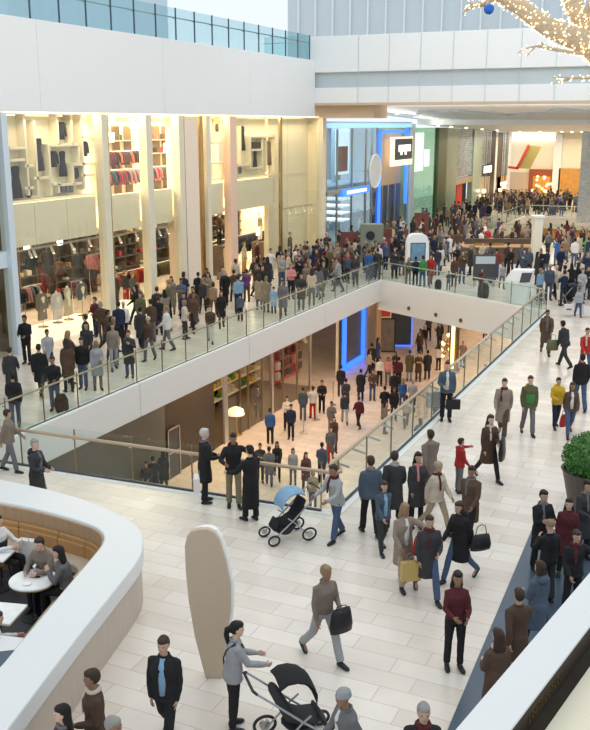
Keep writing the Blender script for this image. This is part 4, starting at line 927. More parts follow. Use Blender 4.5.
def add_person(pos, rz, legs, arms, coat, cc, tc, hk, hcol, height, female=False, hi=False, label=None, place='', z=0, lean=0, group=None, shoe='black', skin=None, rnd=None, headyaw=0, hpitch=0, extra=None, build=1., name='person', skirt=False, cat='person'):
    key = (legs, arms, coat, female, lean, hi, headyaw, hpitch, build, skirt)
    if key not in _cache: _cache[key] = person_meshes(key, legs, arms, coat, female, lean, headyaw, hpitch, hi, build, skirt)
    md = _cache[key]
    if ('hair', hk) not in md: md[('hair', hk)] = md['hairf'](hk)
    s = height/1.755
    pos = list(pos)[:2]
    if cat == 'person' and legs != 'sit':
        if z < -5:
            if pos[1] < 32: pos[0] = max(pos[0], -20.1)
        else:
            for (ax, ay), (bx_, by) in (((-17.5, 17.35), (-17.5, 48.6)), ((-17.3, 17.32), (-7.7, 17.95)), ((-7.6, 18), (-7.6, 43.3)), ((-17.3, 48.7), (-7.7, 43.6))):
                dx, dy = bx_-ax, by-ay; L2 = dx*dx+dy*dy; k_ = ((pos[0]-ax)*dx+(pos[1]-ay)*dy)/L2
                if 0 <= k_ <= 1:
                    nx, ny = -dy/L2**.5, dx/L2**.5; dd = (pos[0]-ax)*nx+(pos[1]-ay)*ny
                    side_ = {0: 1, 1: -1, 2: -1, 3: 1}[[(-17.5, 17.35), (-17.3, 17.32), (-7.6, 18), (-17.3, 48.7)].index((ax, ay))]
                    if -1.5 < dd*side_ < .42: pos[0] += nx*(.42*side_-dd); pos[1] += ny*(.42*side_-dd)
        for p in people[::-1]:
            l = p['o'].location
            if abs(l.z-z) < 1:
                dx, dy = pos[0]-l.x, pos[1]-l.y; d_ = math.hypot(dx, dy)
                if 1e-3 < d_ < .5: pos[0] += dx/d_*(.5-d_); pos[1] += dy/d_*(.5-d_)
    sk = skin or SK[int(abs(pos[0]*13+pos[1]*7)) % len(SK)]
    ccol = COL[cc] if isinstance(cc, str) else cc; tcol = COL[tc] if isinstance(tc, str) else tc
    # tiny individual variation of the dye
    v = .85+.3*((pos[0]*3.7+pos[1]*1.9) % 1)
    ccol = tuple(min(.85, q*v) for q in ccol)
    r = link('person', md['body'], None, sk); r.name = name; r.location = (pos[0], pos[1], z); r.rotation_euler = (0, 0, rz); r.scale = (s, s, s)
    cname = {'coat': 'coat', 'long': 'coat', 'jacket': 'jacket', 'shirt': 'jumper', 'vest': 'vest'}[coat]
    c = link(cname, md['coat'], r, ccol); t = link('skirt' if skirt else 'trousers', md['trousers'], r, tcol)
    link('shoe', md['shoe0'], r, COL[shoe]); link('shoe', md['shoe1'], r, COL[shoe])
    hl = link('hat' if hk in ('hat', 'cap') else 'hair', md[('hair', hk)], r, HAIR.get(hcol) or COL[hcol])
    if hi:
        h, HR = md['h'], md['HR']
        if 'eye' not in md:
            e = []
            for q in (-1, 1): e.append(MB().ell(h(q*.03, .082, .012), (.013, .008, .008), 8, 6, HR).mesh('eye', M['black'], True))
            md['eye'] = e; md['mouth'] = MB().ell(h(0, .083, -.058), (.022, .008, .006), 8, 6, HR).mesh('mouth', M['paint'], True)
        for e in md['eye']: link('eye', e, r)
        link('mouth', md['mouth'], r, (.35, .12, .10))
    if extra:
        J = md['J']
        for ex in extra:
            up = J['up']
            if ex[0] == 'front':         # shirt seen in the open jacket
                m_ = MB(); m_.loft([(up(0, .088, .02), V((.05,0,0)), V((0,.075,0))), (up(0, .1, .25), V((.055,0,0)), V((0,.062,0))), (up(0, .095, .42), V((.06,0,0)), V((0,.06,0))), (up(0, .04, .53), V((.04,0,0)), V((0,.05,0)))], 12); o = m_.build('shirt', M['cloth'], r, smooth=True, color=COL[ex[1]])
            if ex[0] == 'panel':
                m_ = MB(); m_.loft([(up(0, .06, .05), V((.12,0,0)), V((0,.085,0))), (up(0, .07, .25), V((.135,0,0)), V((0,.088,0))), (up(0, .075, .30), V((.135,0,0)), V((0,.088,0)))], 14); m_.build('jumper_band', M['cloth'], r, smooth=True, color=COL[ex[1]])
            if ex[0] == 'scarf':
                m_ = MB(); n_ = J['neck']; m_.tube([n_+V((.075*math.cos(a*math.pi/6), .075*math.sin(a*math.pi/6), -.005+.01*math.sin(a))) for a in range(13)], .032, n=8, ends=False); m_.tube([n_+V((.04, .08, -.01)), n_+V((.05, .14, -.15)), n_+V((.05, .15, -.32))], [.03, .035, .03], n=8, flat=.5); m_.build('scarf', M['cloth'], r, smooth=True, color=COL[ex[1]])
            if ex[0] == 'hood':
                m_ = MB(); m_.ell(up(0, -.10, .50), (.12, .07, .09)); m_.build('hood', M['cloth'], r, smooth=True, color=COL[ex[1]])
            if ex[0] == 'strap':
                m_ = MB(); m_.tube([up(.12, .06, .52), up(.04, .135, .38), up(-.09, .15, .2), up(-.17, .10, .05)], .014, n=6, flat=1); m_.tube([up(.12, -.04, .53), up(.02, -.135, .38), up(-.10, -.13, .2), up(-.17, -.09, .05)], .014, n=6); m_.build('bag_strap', M['leatherobj'], r, color=COL[ex[1]])
    r['category'] = cat
    if hi:                       # collar
        n_ = md['J']['neck']; m_ = MB(); m_.tube([n_+V(((.066+.008*math.cos(a*math.pi/3))*math.cos(a*math.pi/6), -.004+.07*math.sin(a*math.pi/6), -.004-.018*math.sin(a*math.pi/6))) for a in range(13)], .017, n=6, ends=False); m_.build('collar', M['cloth'], r, smooth=True, color=ccol)
    people.append(dict(o=r, label=label, place=place, cc=cc if isinstance(cc, str) else 'pale', tc=tc if isinstance(tc, str) else 'dark', cn=cname, hk=hk, hcol=hcol, tn='skirt' if skirt else 'trousers', group=group, kid=height < 1.4, J=md['J'], s=s, rz=rz, legs=legs, arms=arms))
    return r
def hand_world(p, i):
    s, s0, el, wr, g = p['J']['arms'][i]; q = (wr+g*.09)*p['s']; c, sn = math.cos(p['rz']), math.sin(p['rz'])
    return V((c*q.x-sn*q.y, sn*q.x+c*q.y, q.z))+p['o'].location
# ------------------------------------------------------------------ bags and pushchairs
def handbag(loc, rz, col, label, w_=.34, h_=.26, name='handbag', strap=.22):
    t = empty(name, loc, rz, label, 'bag')
    mb = MB(); mb.loft([(V((0, 0, 0)), V((w_*.5, 0, 0)), V((0, .07, 0))), (V((0, 0, h_*.3)), V((w_*.54, 0, 0)), V((0, .085, 0))), (V((0, 0, h_*.8)), V((w_*.46, 0, 0)), V((0, .06, 0))), (V((0, 0, h_)), V((w_*.4, 0, 0)), V((0, .025, 0)))], 16)
    mb.build('bag_body', M['leatherobj'], t, smooth=True, color=COL[col])
    MB().tube([(-w_*.3, 0, h_*.9), (-w_*.2, 0, h_+strap*.8), (0, 0, h_+strap), (w_*.2, 0, h_+strap*.8), (w_*.3, 0, h_*.9)], .009, n=6).build('handle', M['leatherobj'], t, color=COL[col])
    return t
def hang_bag(p, i, maker, h_total):    # hang a bag from a hand
    q = hand_world(p, i); return maker(V((q.x, q.y, q.z-h_total)))
def backpack(loc, rz, col, label, s=1.):
    t = empty('backpack', loc, rz, label, 'backpack')
    mb = MB(); mb.loft([(V((0, 0, 0)), V((.13*s, 0, 0)), V((0, .08*s, 0))), (V((0, 0, .1*s)), V((.16*s, 0, 0)), V((0, .10*s, 0))), (V((0, 0, .3*s)), V((.155*s, 0, 0)), V((0, .09*s, 0))), (V((0, 0, .42*s)), V((.09*s, 0, 0)), V((0, .05*s, 0)))], 14)
    mb.build('bag_body', M['cloth'], t, smooth=True, color=COL[col])
    MB().ell((0, -.09*s, .13*s), (.11*s, .05*s, .1*s)).build('pocket', M['cloth'], t, smooth=True, color=COL[col])
    for q in (-.07, .07): MB().tube([(q*s, .08*s, .38*s), (q*s, .14*s, .25*s), (q*s, .08*s, .08*s)], .014*s, n=6).build('strap', M['cloth'], t, color=COL['black'])
    return t
def stroller(loc, rz, col, canopy, label, frame='silver', s=1.):   # local +y = direction of travel
    t = empty('pushchair', loc, rz, label, 'pushchair'); t.scale = (s, s, s)
    for q in (-.26, .26):
        MB().tube([(q, -.62, 1.02), (q, -.42, .85), (q, .0, .48), (q*.9, .42, .14)], .016, n=8).build('frame_tube', M['leatherobj'], t, color=COL[frame])
        MB().tube([(q, -.35, .12), (q, -.02, .46), (q, .1, .55)], .014, n=8).build('frame_tube', M['leatherobj'], t, color=COL[frame])
    MB().tube([(-.26, -.62, 1.02), (-.22, -.66, 1.05), (.22, -.66, 1.05), (.26, -.62, 1.02)], .02, n=8).build('handlebar', M['black'], t, smooth=True)
    for q in (-.30, .30):
        for y, r_ in ((-.36, .15), (.42, .12)):
            wl = MB(); wl.tube([(q*(1 if y < 0 else .85)+.0, y+r_*math.cos(a*math.pi/10), r_+r_*.85*math.sin(a*math.pi/10)) for a in range(21)], .022, n=6, ends=False)
            wo = wl.build('wheel', M['black'], t, smooth=True); MB().tube([(q*(1 if y < 0 else .85)-.02, y, r_), (q*(1 if y < 0 else .85)+.02, y, r_)], r_*.5, n=14, ends=False).build('hub', M['steel'], wo)
    MB().loft([(V((0, .28, .40)), V((.2, 0, 0)), V((0, .03, .05))), (V((0, .05, .40)), V((.22, 0, 0)), V((0, .02, .07))), (V((0, -.14, .5)), V((.22, 0, 0)), V((0, .07, .04))), (V((0, -.32, .86)), V((.19, 0, 0)), V((0, .06, .03)))], 14).build('seat', M['cloth'], t, smooth=True, color=COL[col])
    hd = MB(); secs = []
    for i in range(7):
        a = R(-35+i*22); c_ = V((0, -.12, .80)); d_ = V((0, math.sin(a), math.cos(a)))
        secs.append([c_+d_*(.34 if 0 < i < 6 else .32)+V((x, 0, -abs(x)**2*1.2)) for x in (-.24, -.14, 0, .14, .24)])
    vs = [v for s_ in secs for v in s_]; vs2 = [v*1-V((0, 0, .02)) for v in vs]; n = len(vs); fs = []
    for i in range(6):
        for j in range(4): a_ = i*5+j; fs += [(a_, a_+1, a_+6, a_+5), (n+a_, n+a_+5, n+a_+6, n+a_+1)]
    hd.add(vs+vs2, fs); hd.build('canopy', M['cloth'], t, smooth=True, color=COL[canopy])
    MB().loft([(V((0, .1, .18)), V((.2, 0, 0)), V((0, .16, 0))), (V((0, .0, .34)), V((.23, 0, 0)), V((0, .22, 0)))], 12).build('basket', M['cloth'], t, color=COL['charcoal'])
    MB().loft([(V((0, .36, .30)), V((.18, 0, 0)), V((0, .02, .06))), (V((0, .26, .46)), V((.19, 0, 0)), V((0, .02, .06)))], 12).build('footmuff', M['cloth'], t, smooth=True, color=COL[col])
    return t
# ------------------------------------------------------------------ shop goods
def garment_mesh(kind):
    mb = MB()
    if kind == 'dress': rows = [(-1.0,.24,.09),(-.6,.2,.08),(-.35,.14,.065),(-.15,.17,.075),(-.03,.18,.05),(0,.10,.03)]; sl = .0
    elif kind == 'coat': rows = [(-.95,.24,.09),(-.5,.21,.09),(-.1,.22,.08),(-.03,.2,.05),(0,.1,.03)]; sl = .55
    else: rows = [(-.62,.21,.08),(-.4,.19,.08),(-.1,.22,.08),(-.03,.2,.05),(0,.1,.03)]; sl = .48
    mb.loft([(V((0, 0, z)), V((0, a, 0)), V((b, 0, 0))) for z, a, b in rows], 14)
    if sl:
        for s in (-1, 1): mb.tube([(0, s*.17, -.06), (0, s*.25, -.2), (.01, s*.28, -sl)], [.055, .05, .04], n=8)
    return mb
GM = {}
def garment(kind, loc, col, label, rz=0, group=None, s=1.):
    if kind not in GM:
        GM[kind] = garment_mesh(kind).mesh(kind, M['cloth'], True); GM['hook'] = MB().tube([(0, 0, -.02), (0, 0, .05), (0, .03, .08), (0, .04, .05)], .008, n=5).mesh('hook', M['steel'])
    o = link('hanging_'+kind, GM[kind], None, COL[col]); o.location = loc; o.rotation_euler.z = rz; o.scale = (s, s, s); tag(o, label, 'clothing', group)
    link('hanger_hook', GM['hook'], o); return o
# clothes in the display niches (upper left)
for kind, px, py, col, s, lab in (('dress',15,166,'black',1.2,'long black dress in the leftmost niche over the first window'),('dress',37,138,'charcoal',1.25,'tall dark outfit in the second column of niches'),('jacket',60,122,'black',1.1,'small black jacket in the top niche of the display'),
   ('jacket',52.5,151,'black',1.0,'dark top hanging left in the central niche'),('dress',62,151,'black',1.0,'black dress hanging right in the central niche'),('jacket',83.5,141,'black',1.0,'black top in the niche right of the centre'),
   ('dress',26,171,'grey',.45,'tiny grey item in a low left niche'),('jacket',75,168,'charcoal',.7,'small dark item in the low right niche'),('jacket',28,188,'black',.6,'small black item in the bottom left niche'),
   ('dress',242,126,'charcoal',1.3,'long charcoal outfit in the tall left niche beside the salmon pillar'),('dress',255,151,'navy',1.0,'navy outfit in the central niche beside the salmon pillar'),('dress',268.5,141,'tan',1.35,'brown outfit in the right niche beside the salmon pillar'),
   ('jacket',240,167,'grey',.6,'small grey item in the low niche beside the salmon pillar'),('jacket',217,124,'grey',.6,'small grey item in the niche right of the white column')):
    garment(kind, W(px, py, -24.72), col, lab, s=s)
bx = MB().box((-.12, -.5, 0), (.12, .5, .32)).build('storage_box', M['paint'], None, W(255, 148, -24.75), color=COL['charcoal']); tag(bx, 'dark box on the upper niche shelf beside the salmon pillar', 'box')
for i, px in enumerate((62, 66, 70)):
    o = MB().box((-.12, -.1, 0), (.12, .1, .26)).build('handbag', M['leatherobj'], None, W(px, 192.5, -24.75)+V((0,0,0)), color=COL['grey'], bevel=.02); tag(o, 'grey handbag on the lowest niche shelf, %s of three' % ('left','middle','right')[i], 'bag', 'grey bags in the niche')
# clothes rails
def clothes_rail(x, y0, y1, z0, label):
    zf = -z0 if z0 < 4 else 4.15-z0
    t = empty('clothes_rail', (x, y0, z0), 0, label, 'clothes rail')
    MB().tube([(0, 0, 1.55), (0, y1-y0, 1.55)], .02, n=8).build('rail', M['chrome'], t)
    for y in (0, y1-y0): MB().tube([(0, y, zf+.04), (0, y, 1.55)], .02, n=8).build('leg', M['chrome'], t); MB().bar((-.25, y, zf+.02), (.25, y, zf+.02), .04, .04).build('foot', M['chrome'], t)
    return t
rnd = random.Random(21); UQ = {}
def fill_rail(x, y0, y1, z0, cols, kind, desc, group, step=.17):
    y = y0+.12
    while y < y1-.1:
        c_ = rnd.choice(cols); garment(kind, (x, y, z0+1.53), c_, '%s %s hanging on %s' % (c_, kind, desc), rz=R(90), group=c_+' '+kind+'s, '+group, s=rnd.uniform(.92, 1.1)); y += step*rnd.uniform(.8, 1.2)
for i, (x, a, b, z0, cols, kind, desc) in enumerate((
   (-25.9, 19, 36, 0.42, ['red','pink','grey','black','silver'], 'jacket', 'the rail in the first shop window left side'),
   (-26.6, 68, 86, 0.0, ['maroon','purple','black','grey','pink'], 'jacket', 'the rail deep in the first shop window'),
   (-25.4, 87, 97, 1.3, ['red','white','white','pink','maroon'], 'jacket', 'the high rail at the right of the first window'),
   (-26.2, 107, 141, 0.0, ['red','maroon','red','black','orange'], 'jacket', 'the lower rail in the second window'),
   (-26.4, 107, 141, 4.75, ['charcoal','slate','pink','red','charcoal','black','red'], 'jacket', 'the upstairs rail in the second bay'),
   (-26.8, 149, 175, 4.75, ['slate','olive','red','pink','charcoal'], 'jacket', 'the upstairs rail in the third bay'),
   (-28.8, 107, 141, 5.5, ['black','maroon','charcoal','orange'], 'jacket', 'the back rail upstairs in the second bay'),
   (-26.4, 150, 175, 0.0, ['charcoal','maroon','black','olive'], 'jacket', 'the lower rail in the third window'),
   (-27.5, 236, 278, 0.2, ['black','charcoal','black','navy'], 'coat', 'the lower rail beside the salmon pillar'),
   (-27.4, 207, 226, 0.2, ['black','charcoal'], 'coat', 'the lower rail right of the white column'))):
    y0, y1 = W(a, 200, x)[1]-.1, W(b, 200, x)[1]
    clothes_rail(x, y0, y1, z0, 'chrome clothes rail: '+desc); fill_rail(x, y0, y1, z0, cols, kind, desc, desc, .2)
# platform stands for raised rails, shelving units behind
for i, (x, a, b, z0, z1, lab) in enumerate(((-29.5,10,45,0,3.4,'dark shelving at the back of the first window, left unit'),(-29.5,47,97,0,3.4,'dark shelving at the back of the first window, right unit'),(-29.5,108,141,0,3.4,'dark shelving at the back of the second window'),(-29.5,150,176,0,3.4,'dark shelving at the back of the third window'),(-30,207,278,0,3.4,'dark shelving behind the mannequins by the salmon pillar'),
    (-30.8,107,141,4.15,8.3,'upstairs shelving at the back of the second bay'),(-30.8,149,176,4.15,8.3,'upstairs shelving at the back of the third bay'))):
    y0, y1 = W(a, 200, x)[1], W(b, 200, x)[1]
    t = empty('display_shelving', (x, y0, z0), 0, lab, 'shelving'); L = y1-y0; up_ = z0 > 1
    MB().box((-.3, 0, 0), (-.25, L, z1-z0)).build('back_board', M['creamdark' if up_ else 'brownwall'], t)
    nz = 5
    for k in range(nz): MB().box((-.25, 0, .35+k*(z1-z0-.4)/nz), (.25, L, .39+k*(z1-z0-.4)/nz)).build('shelf', M['tan' if up_ else 'darkgrey'], t)
    for k in range(int(L/1.4)+1): MB().box((-.25, k*L/int(L/1.4+1)-.02, 0), (.25, k*L/int(L/1.4+1)+.02, z1-z0)).build('upright', M['bronze'], t)
    for k in range(nz):
        y = .2
        while y < L-.3:
            if rnd.random() < .8:
                c_ = rnd.choice(['black','maroon','white','brown','cream','red','charcoal','tan','gold']); w_ = rnd.uniform(.2, .34)
                o = MB().box((-.15, -w_/2, 0), (.18, w_/2, rnd.uniform(.1, .34))).build('folded_clothes', M['cloth'], None, (x, y0+y+w_/2-.1, z0+.395+k*(z1-z0-.4)/nz), color=COL[c_], bevel=.03)
                nm_ = '%s folded stack, %s shelf, %s' % (c_, ('lowest','second','third','fourth','top')[k], lab.replace('shelving at the ', '').replace('shelving ', '').replace('the ', '')); UQ[nm_] = UQ.get(nm_, 0)+1; tag(o, nm_, 'folded clothes', 'folded clothes on %s' % lab)
            y += rnd.uniform(.42, .8)
# tables and goods between, dress forms
def dress_form(px, py, kind, col, label, X=-25.0, base=.42):
    p = W(px, py, X); t = empty('dress_form', (X, p.y, base), 0, label, 'dress form')
    hgt = p.z-base
    MB().tube([(0, 0, 0), (0, 0, hgt)], .02, n=8).build('pole', M['gold'], t); MB().lathe([(.22, 0), (.22, .02), (.04, .04)]).build('base', M['gold'], t)
    MB().loft([(V((0,0,hgt-.75)), V((.11,0,0)), V((0,.15,0))), (V((0,0,hgt-.5)), V((.09,0,0)), V((0,.12,0))), (V((0,0,hgt-.2)), V((.12,0,0)), V((0,.17,0))), (V((0,0,hgt-.02)), V((.05,0,0)), V((0,.06,0))), (V((0,0,hgt+.08)), V((.04,0,0)), V((0,.045,0)))], 14).build('torso', M['cream'], t, smooth=True)
    o = garment_mesh(kind); o = o.build('garment', M['cloth'], t, (0, 0, hgt), smooth=True, color=COL[col]); o.scale = (1.15, 1.15, 1.15)
dress_form(41, 293, 'coat', 'taupe', 'dress form in a taupe coat on the lit window step'); dress_form(56, 293, 'coat', 'white', 'dress form in a long white coat on the lit window step')
dress_form(67, 288, 'dress', 'cream', 'dress form in a cream dress on the lit window step'); dress_form(81, 283, 'jacket', 'grey', 'dress form in a grey jacket at the right of the lit window step')
for i, (px, py, X) in enumerate(((31,262,-25.6),(47,258,-26),(60,268,-26.5),(78,262,-26),(45,281,-26.8),(88,272,-26.6),(22,296,-26),(92,262,-27))):
    o = garment('coat' if i % 2 else 'jacket', W(px, py, X)+V((0, 0, .3)), ['black','charcoal','brown','black','maroon','charcoal','black','brown'][i], 'dark garment hung in the first window, %s' % ('far left high','left of centre high','centre','right of centre high','behind the white coat','right side low','low at the left edge','far right high')[i], rz=R(90))
    MB().tube([(0, 0, .08), (0, 0, 3.88-o.location.z)], .006, n=4).build('hanging_wire', M['steel'], o)
# track lighting
def track(px0, py0, px1, py1, spots, X, label):
    a, b = W(px0, py0, X), W(px1, py1, X); t = empty('track_light', a, 0, label, 'track light'); MB().bar((0, 0, 0), b-a, .06, .06).build('rail', M['steel'], t)
    for q in (V((0, 0, 0)), b-a): MB().tube([q, V((q.x, q.y, (3.9 if a.z < 3.9 else 8.7)-a.z))], .012, n=5).build('hanger_rod', M['steel'], t)
    for px in spots:
        k = (px-px0)/(px1-px0); q = (b-a)*k
        MB().tube([q, q+V((.04, 0, -.1)), q+V((.09, .04, -.28))], [.02, .05, .06], n=10).build('spot_head', M['white'], t); MB().ell(q+V((.10, .045, -.31)), (.05, .05, .02)).build('lamp', M['lamp'], t)
track(15, 252, 97, 237, (27, 31, 48, 68, 87), -24.9, 'track of white spotlights across the first shop window'); track(109, 238, 142, 230, (118, 135), -24.9, 'track with two spotlights in the second window')
track(150, 231, 175, 225, (158, 166), -24.9, 'track with two spotlights in the third window'); track(283, 209, 320, 203, (287, 293, 302, 309), -24.6, 'small track of four spotlights on the blank cream bay')
for i, (px, py, X) in enumerate(((113,125,-27),(112,142,-27.5),(132,128,-27),(134,140,-28),(160,119,-26),(166,152,-27),(190,238,-25.1),(225,214,-26),(262,216,-26),(258,235,-26),(27,250,-27),(60,245,-28))):
    a = area('spot', W(px, py, X), (.2, .2), 0, WARM2) if False else None
    o = MB().box((-.04, -.16, .0), (.04, .16, .45)).build('light_panel', M['lamp'], None, W(px, py, X-.4)); MB().tube([(0, 0, .45), (0, 0, (8.7 if o.location.z > 4.2 else 3.88)-o.location.z)], .012, n=5).build('cord', M['black'], o); tag(o, 'glowing warm light panel inside the shop, %s' % ('top left of the second bay','lower left of second bay','top right of second bay','mid right of second bay','top of the third bay','low in the third bay','at the white column','left of the salmon pillar','right of the salmon pillar','low right of salmon pillar','in first window left','in first window centre')[i], 'light')
# ================================================================== PEOPLE
def A(f): return YAW+R(f)        # facing: 0 away from the viewer, 90 left, 180 towards, 270 right
def near(hx, hy, f, legs, arms, coat, cc, tc, hk, hc, label, height=1.75, z=0, hi=True, **kw):
    p = P(hx, hy, z+height)
    if 'extra' not in kw and coat in ('coat', 'jacket', 'long'):
        kw['extra'] = [[('scarf', 'grey')], [('hood', cc)], [('front', 'white')], [('scarf', 'maroon')], [('front', 'grey'), ('hood', cc)], [('front', 'skyblue')], [('scarf', 'cream')]][len(people) % 7]
    add_person(p, A(f), legs, arms, coat, cc, tc, hk, hc, height, hi=hi, label=label, z=z, **kw)
    return people[-1]
# --- by the near balustrade
a = near(209, 425, 285, 'stand', 'hold', 'coat', 'black', 'black', 'short', 'white', 'white haired person in black coat holding a pale bag, standing at near balustrade', 1.78)
q = P(199, 470, 1.0); paper_bag(V((q.x+.1, q.y-.28, .62)), A(280), .34, .14, .34, COL['white'], 'white and pink paper bag held by the white haired person', logo=COL['pink'])
a = near(240, 427, 190, 'contra', 'spread', 'jacket', 'black', 'khaki', 'short', 'black', 'person in black jacket and khaki trousers stretching an arm along the near handrail', 1.78, lean=4)
a = near(250, 445, 40, 'contra', 'lean', 'long', 'black', 'black', 'short', 'black', 'person in long black coat seen from behind at the near handrail', 1.74)
# --- stroller walkers
near(337, 462, 130, 'step1', 'push', 'jacket', 'silver', 'denim', 'short', 'brown', 'person in grey sweater and blue jeans pushing the blue topped pushchair', 1.72, lean=8)
p_ = people[-1]['o'].location; stroller((p_[0]-.95, p_[1]-.35, 0), A(115), 'black', 'skyblue', 'pushchair with pale blue canopy near the near balustrade')
near(232, 622, 290, 'stand', 'push', 'jacket', 'silver', 'black', 'pony', 'black', 'person with dark ponytail and grey jumper pushing the black pushchair', 1.70, female=True, lean=5, headyaw=-15, extra=[('strap', 'black')])
p_ = people[-1]['o'].location; stroller((p_[0]+.95, p_[1]+.1, 0), A(288), 'charcoal', 'black', 'large black pushchair beside the taupe totem', s=1.05)
near(163, 632, 170, 'walk1', 'down', 'jacket', 'black', 'black', 'short', 'brown', 'person in black jacket walking left of the taupe totem', 1.78)
near(92, 668, 110, 'step2', 'carry', 'jacket', 'brown', 'grey', 'short', 'brown', 'person in brown jacket passing below the cafe wall, nearest it', 1.75)
near(62, 700, 110, 'walk1', 'swing1', 'coat', 'maroon', 'black', 'long', 'black', 'person in maroon coat at the bottom left below the cafe wall', 1.68, female=True)
near(112, 712, 250, 'walk2', 'swing1', 'coat', 'slate', 'denim', 'short', 'grey', 'person in slate coat at the bottom edge near the cafe wall', 1.75)
near(350, 682, 110, 'walk1', 'swing1', 'coat', 'grey', 'charcoal', 'hat', 'silver', 'person in grey coat and pale hat walking at the bottom centre', 1.75, lean=6)
near(424, 702, 180, 'step1', 'down', 'jacket', 'black', 'black', 'short', 'grey', 'person in black jacket at the bottom edge left of the slate floor', 1.75)
near(292, 650, 60, 'walk2', 'swing2', 'jacket', 'silver', 'grey', 'hat', 'grey', 'person in pale grey jacket walking just beyond the black pushchair', 1.65) if False else None
near(34, 438, 250, 'step1', 'hold', 'coat', 'charcoal', 'grey', 'short', 'grey', 'person in dark grey coat walking beside the left end of near balustrade', 1.74)
near(384, 480, 200, 'step2', 'swing1', 'jacket', 'slate', 'charcoal', 'bob', 'brown', 'shorter person in blue-grey jacket in front of the charcoal coat pair', 1.55, female=True)
near(505, 445, 190, 'walk1', 'hold', 'coat', 'charcoal', 'black', 'short', 'black', 'person in charcoal coat right of the brown coat with black bag', 1.7) if False else None
# --- centre walkers
near(324, 560, 215, 'walk1', 'carry', 'shirt', 'taupe', 'silver', 'short', 'fair', 'person in taupe jumper and pale trousers striding alone in centre', 1.76, lean=4)
q = people[-1]; handbag(hand_world(q, 0)-V((0, 0, .34)), A(30), 'black', 'black jacket bundle bag carried by the lone strider in centre', .4, .4, strap=.05)
a = near(371, 455, 10, 'step1', 'down', 'jacket', 'slate', 'black', 'short', 'brown', 'person in dark slate jacket seen from behind by the balustrade corner', 1.78)
a = near(395, 448, 350, 'walk2', 'swing1', 'coat', 'charcoal', 'black', 'short', 'brown', 'person in charcoal coat and black trousers right of the slate jacket', 1.80, extra=[('scarf', 'silver')])
near(417, 452, 200, 'stand', 'carry', 'coat', 'charcoal', 'black', 'long', 'black', 'person with long dark hair and charcoal coat in the central group', 1.70, female=True, extra=[('scarf', 'pink')])
near(437, 458, 220, 'walk1', 'swing2', 'jacket', 'cream', 'beige', 'hat', 'beige', 'person in cream jacket and beige hat in the central group', 1.68, female=True)
near(431, 427, 20, 'walk2', 'swing1', 'coat', 'taupe', 'brown', 'short', 'brown', 'person in taupe coat walking behind the central group', 1.74)
near(461, 438, 290, 'stand', 'reach', 'jacket', 'red', 'grey', 'short', 'brown', 'small person in bright red jacket reaching out an arm', 1.35)
near(491, 412, 200, 'walk1', 'carry', 'coat', 'brown', 'black', 'long', 'brown', 'person in brown coat with black bag walking above the central group', 1.72, female=True)
q = people[-1]; handbag(q['o'].location+V((.34, -.1, .62)), A(70), 'black', 'black slouchy bag beside the person in brown coat', .5, .55, strap=.12)
near(472, 463, 150, 'walk1', 'swing2', 'coat', 'brown', 'black', 'short', 'black', 'person in brown coat and black trousers in the middle of central group', 1.70)
near(462, 497, 130, 'walk2', 'swing1', 'coat', 'black', 'denim', 'bob', 'brown', 'person in black coat and jeans striding at front right of central group', 1.70, female=True, lean=5)
q = people[-1]; handbag(q['o'].location+V((.38, .05, .70)), A(20), 'black', 'black shoulder bag at the right of the striding person', .42, .3, strap=.2)
near(405, 502, 200, 'step2', 'reach', 'coat', 'taupe', 'beige', 'long', 'fair', 'person in taupe coat with red and yellow bags, front of central group', 1.70, female=True)
q = people[-1]; L0 = q['o'].location
handbag(L0+V((.38, .0, .72)), A(0), 'red', 'bright red handbag in the central group', .38, .38, strap=.2)
paper_bag(L0+V((.26, -.35, .36)), A(10), .36, .14, .36, COL['gold'], 'mustard yellow carrier bag in the central group')
near(430, 512, 190, 'walk1', 'carry', 'coat', 'charcoal', 'denim', 'short', 'brown', 'person in charcoal coat and jeans behind the red handbag', 1.68)
near(458, 571, 185, 'stand', 'hold', 'shirt', 'maroon', 'black', 'long', 'black', 'person in maroon top and black trousers standing beside slate floor', 1.70, female=True)
# --- right field
a = near(448, 361, 175, 'stand', 'carryr', 'jacket', 'slate', 'black', 'short', 'brown', 'person in dark blue blazer and white shirt holding a briefcase', 1.80, extra=[('front', 'white')])
q = hand_world(a, 0); t = empty('briefcase', q-V((0, 0, .42)), A(180), 'black briefcase held by the person in blue blazer', 'briefcase')
MB().box((-.21, -.05, 0), (.21, .05, .3)).build('case_body', M['leatherobj'], t, color=COL['black'], bevel=.02); MB().tube([(-.08, 0, .3), (-.07, 0, .36), (.07, 0, .36), (.08, 0, .3)], .01, n=6).build('handle', M['black'], t)
paper_bag(a['o'].location+V((-.42, .1, .35)), A(20), .4, .12, .45, COL['silver'], 'silvery carrier bag beside the person in blue blazer')
a = near(531, 375, 180, 'step1', 'down', 'jacket', 'olive', 'grey', 'short', 'brown', 'person in green hooded top with yellow band and grey trousers', 1.72, extra=[('panel', 'green'), ('hood', 'yellow')])
near(505, 376, 160, 'walk1', 'swing1', 'coat', 'taupe', 'brown', 'short', 'brown', 'person in taupe coat left of the green hooded top', 1.74, extra=[('scarf', 'maroon')])
near(559, 377, 185, 'step2', 'hold', 'jacket', 'yellow', 'navy', 'short', 'black', 'person in bright yellow jacket and navy trousers', 1.50)
near(573, 380, 175, 'walk2', 'swing2', 'jacket', 'brown', 'denim', 'bob', 'brown', 'person in brown jacket and jeans right of the yellow jacket', 1.60, female=True)
q = people[-1]; handbag(hand_world(q, 1)-V((0, 0, .45)), A(40), 'red', 'red bag carried low by person in brown jacket', .3, .34, strap=.14)
